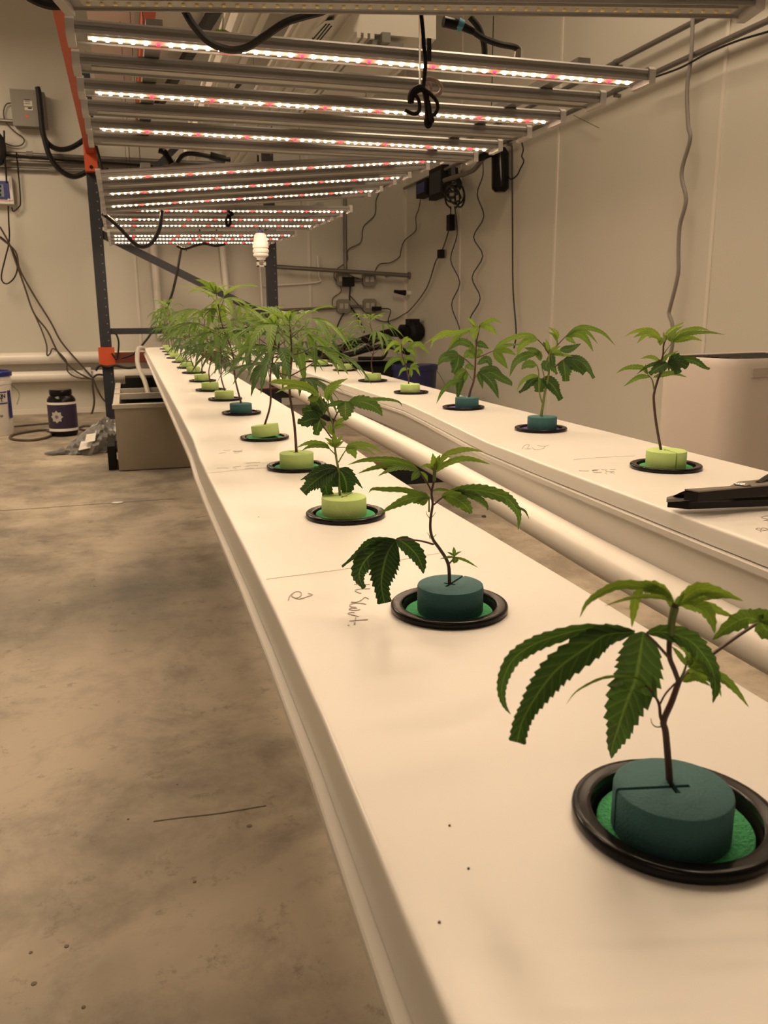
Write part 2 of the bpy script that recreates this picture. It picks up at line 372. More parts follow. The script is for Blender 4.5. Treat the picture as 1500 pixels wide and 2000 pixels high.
# supports under the channels
def legframe(y, zb, x0, x1, label):
    r = thing('support_stand', ((x0+x1)/2, y, 0), label, 'stand', 'steel stands under the channels')
    MB().box((x0, y-.02, zb-.042), (x1, y+.02, zb-.006)).build('crossbar', M['rack'], r); MB().box((x0, y-.02, zb-.006), (x1, y+.03, zb)).build('top_flange', M['orangeshade'], r)  # dark crossbar colour stands in for shade on the beam's front face
    for x in (.31, .49): MB().box((x-.02, y-.02, 0), (x+.02, y+.02, zb-.042)).build('leg', M['rack'], r)
ycb = onz(780, 905, CZ-.30).y
legframe(ycb, CZ-.300, .13, .90, 'orange crossbar stand, coloured dark for shade, under both channels nearest the camera')
legframe(3.55, CZ-.295, .14, 1.0, 'orange crossbar stand, coloured dark for shade, under both channels farther back')
pd = [onz(533, 770, CZ-.305), onz(650, 833, CZ-.305)]
single(MB().bar((.50, 3.50, CZ-.322), (.475, 1.85, CZ-.322), (.02, 0, 0), (0, 0, .018)), 'shelf_beam', M['orangeshade'], 'orange steel beam, coloured dark for shade, running below the gap between the channels', 'beam')

# drain pipe between the channels
pp = [(.486, -.2, CZ-.270), (.488, .4, CZ-.270), (.489, .75, CZ-.266), (.490, 1.0, CZ-.258), (.493, 1.4, CZ-.246), (.50, 2.2, CZ-.236), (.52, 3.6, CZ-.228), (.53, 5.2, CZ-.222)]
single(MB().tube(pp, .0195, seg=20, n=4), 'drain_pipe', M['pvc'], 'white pvc pipe running in the gap beside the right channel', 'pipe')

# handwriting and marks on the lids (flat marker strokes)
def strokes(name, parent, tab, pxl, wd, m, lift=.0002):
    mb = MB()
    for st in pxl: mb.ribbon([surf(x, y, tab)+Vector((0, 0, lift)) for x, y in st], wd, n=4)
    return mb.build(name, m, parent, smooth=0)
def cr(lst, ox, oy, s): return [[(ox+x/s, oy+y/s) for x, y in st] for st in lst]
strokes('handwriting', ch1, ZT1, cr([
    [(650,775),(820,776),(1030,775)],[(1040,880),(850,885),(700,905),(680,935),(740,975),(820,995)],
    [(1005,1135),(960,1105),(900,1090),(860,1130),(780,1180),(690,1210),(570,1205)],[(940,1260),(800,1235),(620,1240),(540,1280),(580,1320),(700,1335)],
    [(720,1360),(600,1352),(530,1375),(600,1405),(720,1405),(790,1385)],[(660,1455),(560,1460),(500,1490),(600,1520),(760,1560)],
    [(530,1670),(760,1650),(980,1635)],[(690,1585),(670,1660),(655,1750)],[(500,1770),(515,1778),(530,1782)]], 640, 1080, 12.5), .0009, M['marker'])
strokes('handwriting', ch1, ZT1, cr([[(790,820),(798,795),(830,770),(862,772),(862,795),(835,806),(812,798),(812,780)],[(812,798),(850,812),(895,800),(930,787),(905,778)]], 300, 900, 3), .0008, M['marker'])
strokes('smudge', ch1, ZT1, cr([[(340,455),(430,430),(520,432)],[(460,370),(540,375),(620,362)],[(700,385),(800,390),(915,372)],[(700,415),(800,410),(915,405)],[(720,445),(800,440),(850,432)],[(700,400),(800,402),(900,392)],
    [(300,808),(420,802),(570,803)],[(700,780),(770,772),(870,760)],[(700,800),(740,810),(780,835)],[(990,770),(1100,750),(1300,738)],[(970,820),(1080,810),(1190,802)],[(1000,690),(1180,675),(1350,662)]], 400, 850, 12.5), .0022, M['faint'])
strokes('pencil_line', ch1, ZT1, [[(520,1132),(700,1108),(868,1079)]], .00032, M['faint'])
strokes('pencil_line', ch1, ZT1, [[(400,925),(520,914),(668,908)]], .00035, M['faint'])
strokes('handwriting', ch2, ZT2, cr([[(165,772),(180,750),(205,748),(195,766),(215,770),(180,770)],[(220,762),(238,775),(280,768),(290,755)],[(248,751),(280,756),(310,751)]], 960, 600, 2.778), .0009, M['marker'])
strokes('handwriting', ch2, ZT2, cr([[(320,595),(350,603),(500,603)],[(560,590),(620,580),(700,580)],[(570,600),(650,590),(670,605)],[(590,625),(650,635),(750,632)],[(750,572),(800,582),(860,582)],[(910,576),(960,575),(1020,572)],[(830,600),(880,622),(990,608)],[(820,645),(850,642)],[(920,632),(960,640),(1000,640)]], 1100, 860, 10), .0011, M['marker'])
strokes('pencil_line', ch2, ZT2, cr([[(200,380),(700,340),(1400,305)]], 1100, 860, 10), .0006, M['faint'])
strokes('handwriting', ch2, ZT2, cr([[(1600,520),(1400,535),(1260,585),(1400,630),(1520,640)],[(1540,655),(1400,685),(1340,690),(1420,705),(1560,705)],
    [(1230,990),(1140,975),(1060,1005),(1150,1045),(1220,1040),(1260,1010),(1280,970),(1400,980),(1480,1015),(1400,1060),(1300,1055)],[(1260,1000),(1220,1060),(1240,1110)]], 1420, 980, 18.75), .0008, M['marker'])
mb = MB()
for x, y in ((915,1697),(878,1613),(858,1802),(1290,812),(690,1010),(505,1010)):
    p = surf(x, y, ZT1); mb.lathe([(0, .0007), (.0005, .0005), (.0006, 0)], 6, c=p)
sp_ = stuffp(mb.build('dirt_specks', M['browncable'], ch1))

# ------------------------------------------------------------------ cups, pads, collars
def make_cup(p, label, near):
    s = 48 if near else 28
    r = thing('net_cup', p, label, 'net cup', 'net cups in the channels')
    MB().lathe([(.0356,.0002),(.0425,.0002),(.0434,.0014),(.0436,.0034),(.0434,.0044),(.0428,.0052),(.0418,.0056),(.0400,.0056),(.0375,.0052),(.0362,.0052),(.0354,.0048),(.0350,.0036),(.0349,.0)], s, cap=False).build('rim', M['black'], r, origin=(0,0,0))
    MB().lathe([(.0349,.0020),(.0340,-.0100),(.0,-.0100)], s, cap=False).build('inner_wall', M['blackm'], r, origin=(0,0,0))
    return r
_pads = {}
def make_pad(p, kind, label, tilt=0, dx=0, dy=0):
    o = MB().lathe([(.0, .0008), (.0316,.0008),(.0325,.002),(.0325,.0042),(.0318,.0050),(.0,.0054)], 40).build('foam_pad', M[kind], origin=(0,0,0), smooth=50)
    o.location = Vector(p)+Vector((dx, dy, (-.0025 if p[1] > .7 else -.0055)+abs(math.sin(tilt))*.030)); o.rotation_euler = (0, tilt, 0)
    return tag(o, label, 'foam pad', 'round foam pads in the cups')
def make_collar(p, kind, slot, label, dx=0, dy=0, tilt=0, R=.0243, H=.0205):
    n = 44; s = .0010; out = []; a0 = math.asin(s/R)
    for k in range(n+1):
        a = a0+(2*PI-2*a0)*k/n; out.append((R*math.cos(a), R*math.sin(a), 1))
    slot_pts = [(.0012,-s,0),(.0012,-.004,0),(-.0012,-.004,0),(-.0012,-s,0),(-.007,-s,0),(-.007,s,0),(-.0012,s,0),(-.0012,.005,0),(.0012,.005,0),(.0012,s,0)]
    poly = out+slot_pts
    def ring(z, sc_): return [(x*(sc_ if f else 1), y*(sc_ if f else 1), z) for x, y, f in poly]
    rs = [ring(0, .975), ring(.0012, 1), ring(H-.0016, 1.0), ring(H-.0004, .985), ring(H, .955)]
    m = len(poly); vs = [v for r in rs for v in r]; fs = []
    for i in range(len(rs)-1):
        for a in range(m): b = (a+1) % m; fs.append((i*m+a, i*m+b, (i+1)*m+b, (i+1)*m+a))
    fs.append(tuple(range(m))[::-1]); fs.append(tuple((len(rs)-1)*m+a for a in range(m)))
    o = MB().add(vs, fs).build('foam_collar', M[kind], origin=(0,0,0), smooth=42)
    o.location = Vector(p)+Vector((dx, dy, (.0030 if p[1] > .7 else -.0001)+abs(math.sin(tilt))*.02)); o.rotation_euler = (0, tilt, slot)
    return tag(o, label, 'foam collar', 'foam collars holding the cuttings')

# ------------------------------------------------------------------ leaves and plants
def leaflet(mb, path, W, sides, age, teeth=9, fold=.22, blunt=0., ex=.82):
    # path: list of Vectors from base to tip; W: full width; sides: function(i, t, tangent)->unit side vector
    N = teeth*2; L = len(path)-1
    def P(t):
        f = max(0, min(1, t))*L; i = min(int(f), L-1); return path[i].lerp(path[i+1], f-i)
    vs = []; at = []; fs = []
    for i in range(N+1):
        t = i/N; p = P(t); tn = (P(t+.03)-P(t-.03))
        tn = tn.normalized() if tn.length > 1e-9 else Vector((1, 0, 0))
        sd = sides(t, tn); nm = sd.cross(tn).normalized()
        if nm.z < 0: nm = -nm
        w = (math.sin(PI*min(1, t**ex))**.85 if t < 1 else 0)*(1-.25*t)*1.08
        if blunt and t > .5: w = max(w, blunt*(1-.3*(t-.5)))
        if t < .06: w = max(w, .06)
        h = W/2*w; tooth = (i % 2 == 1)
        ho = h*(1.05 if tooth else .87); fw = tn*(W*.09*w if tooth else -W*.02*w)
        lift = fold*W*w*.5
        for k, (a, b) in enumerate(((-1, 1), (-.5, .55), (0, 0), (.5, .55), (1, 1))):
            hh = ho if abs(a) == 1 else h*.9
            vs.append(p+sd*(a*hh)+nm*(lift*b*abs(a))+(fw if abs(a) == 1 else Vector((0, 0, 0))))
            at.append((abs(a), t+.0001, age))
    for i in range(N):
        for k in range(4): fs.append((i*5+k, i*5+k+1, (i+1)*5+k+1, (i+1)*5+k))
    mb.add(vs, fs, 0, at)

# -- plants measured from the photograph: each leaflet's run is placed in depth around its own stem
def px_plant(name, base, stems, leaves, label, seed, group='cannabis cuttings in the left channel', dscale=1.0, Y0=None):
    rnd = random.Random(seed); root = thing(name, base, label, 'plant', group)
    Y = Y0 if Y0 is not None else base.y; 
    def W(px, py, off=0): return ony(px, py, Y+off)
    sc_ = depth(W(*stems[0][0][0]))/FPX
    mb = MB()
    for path, r0, r1, *rest in stems:
        mb.tube([W(x, y, (rest[0] if rest else 0)*k/max(1, len(path)-1)) for k, (x, y) in enumerate(path)], [r0*sc_, r1*sc_], seg=8, mi=rest[1] if len(rest) > 1 else 0)
    mb.build('stem', [M['stem'], M['stemg']], root, smooth=60)
    for age, lfs in leaves:
        m2 = MB(); hub = rnd.uniform(-.012, .012)*dscale
        nl = len(lfs)
        for j, lf in enumerate(lfs):
            wpx, pts = lf[0], lf[1]; bl = lf[2] if len(lf) > 2 else 0
            length = sum(math.dist(a, b) for a, b in zip(pts, pts[1:]))*sc_
            dz = length*rnd.uniform(-.45, .45)*dscale
            k = len(pts)-1
            path = spline([W(x, y, dz*(i/k)) for i, (x, y) in enumerate(pts)], 5)
            tw = rnd.uniform(-.35, .35)
            def sides(t, tn, path=path, tw=tw):
                f = t*(len(path)-1); p = path[int(min(len(path)-1, f))]
                v = (p-CAM).normalized(); s = tn.cross(v)
                s = s.normalized() if s.length > 1e-6 else Vector((1, 0, 0))
                n = s.cross(tn); return (s*math.cos(tw)+n*math.sin(tw)).normalized()
            a_ = max(0.02, min(1, age+rnd.uniform(-.08, .08)))
            leaflet(m2, path, wpx*sc_*(1.0 if wpx > 24 else .86)/math.cos(tw), sides, a_, teeth=max(6, min(20, int(length/.0037))), blunt=bl, ex=lf[3] if len(lf) > 3 else .78)
        m2.build('leaf', M['leaf'], root, smooth=0)
    return root

ZP = .006+.019      # stem leaves the collar above the lid
L1, L2, L3, L4, L5, L6 = [surf(x, y, ZT1) for x, y in ((1317,1603),(877,1190),(675,1008),(580,914),(517,857),(472,808))]
R1, R2, R3, R4 = [surf(x, y, ZT2) for x, y in ((1300,914),(1056,840),(905,798),(803,768))]
S = 'left channel'
px_plant('cannabis_cutting', L1+Vector((0,0,.01)), [
    ([(1310,1570),(1306,1500),(1300,1430),(1296,1408),(1312,1370),(1326,1330)], 7.2, 5.6, 0),
    ([(1326,1332),(1316,1306),(1308,1285),(1307,1262),(1309,1235),(1312,1205),(1318,1180)], 5, 5, 0),
    ([(1309,1240),(1312,1212),(1318,1186)], 6.5, 8, 0, 1),
    ([(1326,1332),(1345,1312),(1395,1275),(1440,1243),(1484,1214)], 4.4, 3.2, .03),
    ([(1296,1412),(1290,1400),(1287,1375),(1276,1355),(1262,1340)], 3.6, 2, 0),
    ([(1288,1377),(1300,1355),(1318,1335)], 1.8, 1.8, 0),
    ([(1296,1418),(1283,1420),(1274,1414),(1271,1403)], 1.6, .6, 0, 1),
    ([(1307,1285),(1297,1274),(1280,1255),(1262,1238)], 3, 2.4, -.01),
    ([(1326,1332),(1336,1312),(1343,1290)], 2.6, 2, 0, 1)],
  [(.82, [(30,[(1240,1232),(1150,1228),(1081,1244),(1036,1262),(1003,1287),(985,1321),(980,1352),(986,1378),(998,1396)]),
          (58,[(1240,1234),(1184,1240),(1150,1262),(1093,1303),(1061,1340),(1036,1378),(1019,1412),(1010,1450)],.62),
          (88,[(1256,1234),(1248,1290),(1240,1330),(1225,1370),(1208,1420),(1197,1455),(1194,1482)],0,.60)]),
   (.78, [(40,[(1262,1236),(1300,1235),(1345,1250),(1375,1280),(1392,1310),(1398,1345),(1392,1374)])]),
   (.22, [(22,[(1316,1178),(1300,1160),(1260,1146),(1210,1143),(1170,1160),(1145,1180),(1132,1207)]),
          (28,[(1312,1170),(1285,1152),(1255,1146),(1235,1150)]),(22,[(1255,1150),(1243,1165),(1238,1195),(1234,1226)]),
          (11,[(1312,1175),(1290,1166),(1250,1165),(1215,1172),(1180,1184)])]),
   (.26, [(28,[(1320,1186),(1345,1162),(1370,1150),(1410,1158),(1452,1174)]),(18,[(1330,1180),(1370,1166),(1410,1163),(1442,1170)]),
          (27,[(1330,1182),(1370,1186),(1388,1208),(1396,1238)]),(18,[(1340,1176),(1385,1183),(1410,1196),(1438,1206)]),
          (16,[(1318,1192),(1308,1172),(1292,1158)]),(14,[(1318,1192),(1326,1172),(1338,1158)])]),
   (.42, [(38,[(1485,1213),(1458,1207),(1425,1222),(1390,1251)]),(40,[(1484,1212),(1500,1232),(1535,1238)]),(26,[(1484,1212),(1480,1200),(1515,1196)]),(30,[(1484,1214),(1520,1205),(1560,1215)])]),
   (.33, [(20,[(1343,1303),(1368,1298),(1392,1326)]),(18,[(1343,1308),(1362,1316),(1398,1333),(1409,1362)]),(22,[(1350,1305),(1400,1318),(1435,1345),(1463,1382)]),
          (20,[(1334,1332),(1357,1322),(1388,1340)]),(12,[(1342,1302),(1326,1278),(1312,1262)]),(11,[(1345,1302),(1352,1285),(1350,1266)]),(18,[(1343,1300),(1345,1275),(1318,1254)])]),
   (.35, [(7,[(1264,1340),(1245,1325),(1209,1321),(1175,1325),(1142,1340),(1121,1355),(1105,1377)]),(8,[(1264,1340),(1250,1342),(1238,1348)]),(10,[(1276,1356),(1277,1335),(1274,1318)])])],
  'nearest cutting in the left channel, three broad drooping leaflets, in a teal collar', 1)
px_plant('cannabis_cutting', L2+Vector((0,0,.01)), [
    ([(878,1152),(877,1112),(872,1093),(858,1071),(846,1054),(841,1037),(841,1013),(845,985),(843,962),(848,937),(849,920)], 3.7, 2.0, 0),
    ([(846,1063),(824,1057),(798,1054),(774,1054)], 2, 1.4, -.02), ([(843,960),(833,941),(819,921)], 1.9, 1.4, 0),
    ([(847,986),(862,973),(879,962)], 1.9, 1.3, 0), ([(848,940),(849,922),(850,906)], 3.2, 4.2, 0, 1), ([(838,1000),(838,985),(838,970)], 1.8, 1.4, 0, 1),
    ([(878,1100),(884,1093),(888,1085)], 2, 1.4, 0, 1), ([(840,1052),(838,1045),(834,1040)], 1, .3, 0, 1), ([(843,1052),(850,1046),(852,1043)], 1, .3, 0, 1),
    ([(839,1012),(834,1005),(832,998)], .9, .3, 0, 1), ([(842,1012),(848,1005),(851,1000)], .9, .3, 0, 1)],
  [(.97, [(22,[(774,1054),(727,1060),(703,1078),(668,1107)],.3),(40,[(774,1056),(747,1067),(717,1090),(702,1117),(704,1135),(712,1149)],.3),
          (58,[(772,1056),(757,1080),(748,1113),(745,1143),(751,1178)],.55),(34,[(774,1052),(793,1063),(813,1083),(823,1103),(827,1121)])]),
   (.45, [(15,[(819,920),(795,906),(759,898),(711,899),(679,908)]),(14,[(819,920),(783,908),(752,909),(723,916),(698,925)]),(15,[(819,920),(795,913),(776,913),(757,920),(738,930)]),
          (18,[(819,920),(811,929),(803,939)]),(10,[(820,921),(831,930),(835,941)])]),
   (.22, [(17,[(848,922),(848,903),(845,885)]),(15,[(850,921),(869,891),(896,880),(920,878),(945,883)]),(15,[(850,923),(872,906),(903,896),(932,899),(958,907)]),
          (10,[(846,918),(836,909),(821,912)]),(13,[(849,921),(855,900),(860,888)])]),
   (.62, [(26,[(877,959),(908,957),(944,959),(987,972),(1006,990),(1014,1009),(1012,1036)]),(17,[(877,960),(908,963),(934,973),(949,985),(953,998)]),
          (34,[(892,956),(894,965),(895,988)]),(7,[(878,958),(857,956),(840,960)]),(6,[(1008,990),(1025,998),(1034,1014)])]),
   (.42, [(30,[(862,968),(881,970),(901,980),(915,994),(920,1003)],.3)]),
   (.45, [(13,[(838,972),(824,966),(788,957),(752,956),(728,955),(720,963)]),(24,[(838,972),(824,970),(795,975),(769,987),(741,1003)]),(26,[(837,975),(822,975),(806,981)],.3)]),
   (.5, [(9,[(888,1086),(887,1076),(886,1068)]),(5,[(888,1086),(894,1080),(902,1077)]),(5,[(888,1086),(880,1081),(873,1078)]),(6,[(888,1088),(874,1088),(859,1092)]),(7,[(889,1088),(910,1095),(934,1109)]),(15,[(889,1087),(889,1094),(885,1099)],.5)])],
  'second cutting in the left channel, bare bent stem, dark hanging leaf, teal collar', 2)
px_plant('cannabis_cutting', L3+Vector((0,0,.01)), [
    ([(664,968),(661,930),(660,912),(657,896),(654,872),(653,852),(650,829),(642,806),(634,792),(624,775)], 2.6, 1.5, 0, 1),
    ([(650,829),(656,812),(664,797)], 1.6, 1.1, 0), ([(648,822),(641,802),(641,782)], 1.4, 1.2, 0, 1),
    ([(648,856),(633,835),(626,821)], 1.5, 1.1, 0), ([(661,903),(669,889),(677,877)], 1.4, 1, 0, 1), ([(658,890),(651,884),(644,877)], 1.3, 1, 0, 1),
    ([(656,874),(664,874),(674,874)], .7, .7, 0, 1)],
  [(.98, [(20,[(660,915),(640,915),(612,926),(586,938)]),(44,[(660,915),(632,928),(610,944),(592,962)],.5),(52,[(660,915),(645,928),(636,947),(641,970)],.5),
          (46,[(661,915),(672,932),(677,952),(676,977)],.5),(15,[(661,915),(679,923),(695,938),(709,955)])]),
   (.25, [(19,[(625,776),(604,759),(580,750),(541,745),(524,749)]),(10,[(620,770),(590,758),(560,758),(537,768)]),(14,[(622,774),(612,780),(600,782)])]),
   (.22, [(17,[(640,784),(639,770),(648,755),(663,746),(680,739)]),(11,[(640,782),(645,768),(654,758),(667,752)]),(5,[(634,792),(628,780),(625,766)])]),
   (.65, [(9,[(674,786),(700,781),(724,780),(756,780),(779,785),(786,795)]),(28,[(680,786),(701,784),(724,790),(739,801),(747,813)]),(36,[(674,783),(675,800),(675,822)]),(13,[(674,786),(655,788),(628,796)])]),
   (.85, [(30,[(626,819),(609,818),(594,824),(581,823)],.4),(30,[(626,819),(622,830),(617,850)],.5),(32,[(630,812),(612,802),(590,804)],.4),(34,[(633,810),(621,790),(605,773)],.4)]),
   (.4, [(13,[(677,877),(685,869),(708,867),(729,873),(750,887)]),(10,[(677,877),(692,873),(716,878),(733,889)]),(24,[(675,874),(688,880),(695,896)])]),
   (.4, [(13,[(644,877),(633,869),(612,865),(596,867),(578,875)]),(10,[(644,877),(636,872),(615,871),(600,874),(589,881)])]),
   (.3, [(9,[(655,874),(645,862),(634,855)]),(7,[(655,874),(646,868),(638,864)]),(10,[(655,874),(661,860),(670,852)]),(8,[(655,874),(664,866),(672,861)]),(14,[(654,874),(653,858),(652,845)])]),
   (.3, [(11,[(653,833),(665,821),(683,817)]),(10,[(652,836),(662,832),(676,829)]),(12,[(650,850),(644,838),(644,826)])])],
  'third cutting in the left channel, large dark lobed leaf folded over its lime collar', 3)
px_plant('cannabis_cutting', R1+Vector((0,0,.01)), [
    ([(1293,890),(1282,830),(1277,784),(1278,766),(1285,741),(1291,722),(1291,708),(1295,692),(1296,675),(1299,664)], 2.7, 1.5, 0),
    ([(1278,766),(1274,743),(1265,731)], 1.5, 1, 0, 1), ([(1285,742),(1296,722),(1303,710)], 1.4, 1, 0, 1), ([(1296,692),(1304,680),(1314,668)], 1.2, .9, 0, 1),
    ([(1294,888),(1298,884),(1299,878)], 2.2, .8, 0), ([(1298,668),(1300,660),(1299,654)], 2.2, 2, 0, 1)],
  [(.2, [(13,[(1290,672),(1284,655),(1270,646),(1253,645),(1236,649),(1219,658)]),(9,[(1288,662),(1265,649),(1248,654),(1236,660)]),(10,[(1288,662),(1265,653),(1253,661),(1244,671)]),
         (9,[(1288,660),(1278,656),(1266,660)]),(14,[(1290,658),(1291,668),(1289,675)])]),
   (.25, [(13,[(1299,666),(1306,651),(1316,641),(1336,629)]),(8,[(1299,666),(1309,653),(1323,643),(1335,636)]),(6,[(1299,664),(1297,656),(1296,648)])]),
   (.3, [(14,[(1314,668),(1325,654),(1341,646),(1365,641),(1385,645)]),(11,[(1314,668),(1330,656),(1350,651),(1384,649),(1417,654)]),(13,[(1314,668),(1333,663),(1352,660),(1372,666)]),(15,[(1312,668),(1311,658),(1321,648)])]),
   (.9, [(34,[(1303,710),(1322,706),(1344,716)],.5),(32,[(1303,710),(1316,712),(1325,730)],.5),(17,[(1305,709),(1333,702),(1358,706),(1375,717),(1386,721)],.4)]),
   (.85, [(26,[(1303,709),(1287,717),(1268,731)],.4),(9,[(1300,709),(1282,710),(1262,717),(1243,731)])]),
   (.3, [(9,[(1292,708),(1302,696),(1326,685)]),(9,[(1291,708),(1278,699),(1265,697),(1250,701)]),(9,[(1292,707),(1300,700),(1306,690)])]),
   (.35, [(12,[(1265,731),(1255,719),(1236,717),(1219,720),(1203,729)]),(9,[(1265,731),(1261,722),(1261,711)]),(12,[(1270,736),(1251,736),(1236,743),(1218,755)]),(13,[(1276,737),(1299,731),(1316,729),(1342,737)])])],
  'slim cutting with a leaning bare stem beside the shears, in a lime collar', 4, 'cannabis cuttings in the right channel')
px_plant('cannabis_cutting', R2+Vector((0,0,.01)), [
    ([(1056,818),(1060,792),(1065,762),(1072,728),(1073,692),(1087,675),(1088,662)], 3.0, 1.3, 0, 1),
    ([(1058,786),(1053,762),(1052,728),(1048,712)], 1.6, 1.2, 0, 1), ([(1073,694),(1064,678),(1050,663)], 1.4, 1, 0), ([(1087,676),(1096,666),(1105,657)], 1.3, 1, 0),
    ([(1083,718),(1091,710),(1100,703)], 1.4, 1.2, 0), ([(1064,740),(1061,728),(1058,715)], 1.2, 1, 0, 1)],
  [(.9, [(18,[(1055,739),(1041,742),(1027,757),(1014,767)],.4),(34,[(1055,739),(1055,750),(1053,766)],.6),(26,[(1058,740),(1073,747),(1086,762),(1096,781)],.5)]),
   (.4, [(11,[(1052,735),(1037,735),(1020,745),(1009,763)])]),
   (.8, [(30,[(1100,702),(1103,722),(1105,745)],.55),(28,[(1101,702),(1117,707),(1130,718),(1142,729)],.5),(22,[(1102,701),(1128,703),(1147,718),(1160,739)],.4)]),
   (.38, [(13,[(1105,657),(1128,642),(1150,641),(1178,651),(1202,675)]),(11,[(1105,657),(1125,646),(1148,650),(1168,672)]),(19,[(1105,657),(1127,651),(1145,663),(1159,687)]),(14,[(1105,657),(1113,662),(1125,672)])]),
   (.7, [(19,[(1093,684),(1112,682),(1135,671)])]),
   (.3, [(10,[(1088,664),(1087,650),(1070,638)]),(7,[(1088,664),(1083,655),(1070,648)]),(7,[(1089,668),(1084,658),(1078,652)])]),
   (.35, [(13,[(1050,663),(1033,655),(1007,658),(985,668),(970,680)]),(18,[(1050,664),(1031,665),(1016,678),(1010,698)])]),
   (.6, [(20,[(1048,692),(1025,695),(1006,708),(995,736)]),(14,[(1058,698),(1043,685),(1024,679)]),(20,[(1048,713),(1030,712),(1018,722)]),(16,[(1056,705),(1050,690),(1042,690)])]),
   (.7, [(22,[(1073,693),(1078,712),(1088,731)],.3),(18,[(1073,692),(1078,702),(1080,719)]),(24,[(1070,705),(1066,715),(1072,726)]),(13,[(1072,690),(1068,678),(1060,668)])]),
   (.28, [(12,[(1074,692),(1090,688),(1103,697)]),(8,[(1074,692),(1100,693),(1121,697)]),(12,[(1074,692),(1082,682),(1095,676)]),(10,[(1074,690),(1070,675),(1066,662)])])],
  'bushy cutting with notched dark lower leaves, second from the shears, teal collar', 5, 'cannabis cuttings in the right channel')
px_plant('cannabis_cutting', R3+Vector((0,0,.01)), [
    ([(915,780),(919,763),(925,744),(928,720),(929,693),(931,667),(937,636)], 2.6, 1.3, 0, 0),
    ([(925,716),(910,703),(896,693)], 1.2, .9, 0), ([(932,699),(948,692),(964,685)], 1.2, .9, 0), ([(925,745),(918,735),(912,725)], 1.1, .8, 0, 1), ([(927,740),(932,730),(935,725)], 1.1, .8, 0, 1),
    ([(930,690),(920,676),(912,660)], 1.1, .8, 0, 1)],
  [(.22, [(10,[(935,640),(918,644),(893,649),(867,649),(847,660),(827,673)]),(12,[(918,645),(887,651),(860,656),(847,664),(841,681)]),(13,[(918,645),(902,650),(887,664),(877,680)]),
          (20,[(935,638),(925,649),(927,668)]),(18,[(935,637),(947,636),(960,643),(971,654)]),(12,[(936,637),(948,631),(964,624),(981,631)]),(8,[(930,638),(921,627),(912,620)])]),
   (.7, [(17,[(930,672),(940,673),(955,681)]),(17,[(926,680),(915,672),(900,667),(886,675),(871,688)])]),
   (.6, [(24,[(896,693),(877,696),(864,701),(855,714)]),(16,[(896,693),(880,690),(868,694)])]),
   (.85, [(28,[(897,693),(893,713),(885,729)],.4)]),
   (.4, [(22,[(964,685),(977,699),(992,721)]),(10,[(964,684),(986,675),(1018,672)]),(14,[(964,685),(990,685),(1009,694)]),(9,[(964,684),(980,669),(1004,657),(1020,655)])]),
   (.7, [(20,[(935,725),(960,728),(980,739),(996,748),(1000,754)]),(24,[(935,726),(951,737),(965,755),(974,779)]),(15,[(935,726),(938,740),(943,760)]),(12,[(936,722),(953,719),(969,720),(983,733)])]),
   (.75, [(18,[(932,712),(948,702),(956,706),(960,721)])]),
   (.55, [(20,[(912,724),(900,728),(890,741),(883,760)]),(15,[(912,725),(907,738),(904,751)]),(13,[(905,742),(880,748),(864,764),(852,789)])]),
   (.8, [(18,[(905,738),(898,750),(896,762),(892,786)])]),
   (.45, [(20,[(926,700),(915,690),(905,700)]),(18,[(928,700),(935,688),(944,690)]),(14,[(926,722),(915,715),(908,720)]),(16,[(929,690),(922,680),(915,684)])])],
  'wide bushy cutting with long drooping leaves before the zigzag cables, teal collar', 6, 'cannabis cuttings in the right channel')

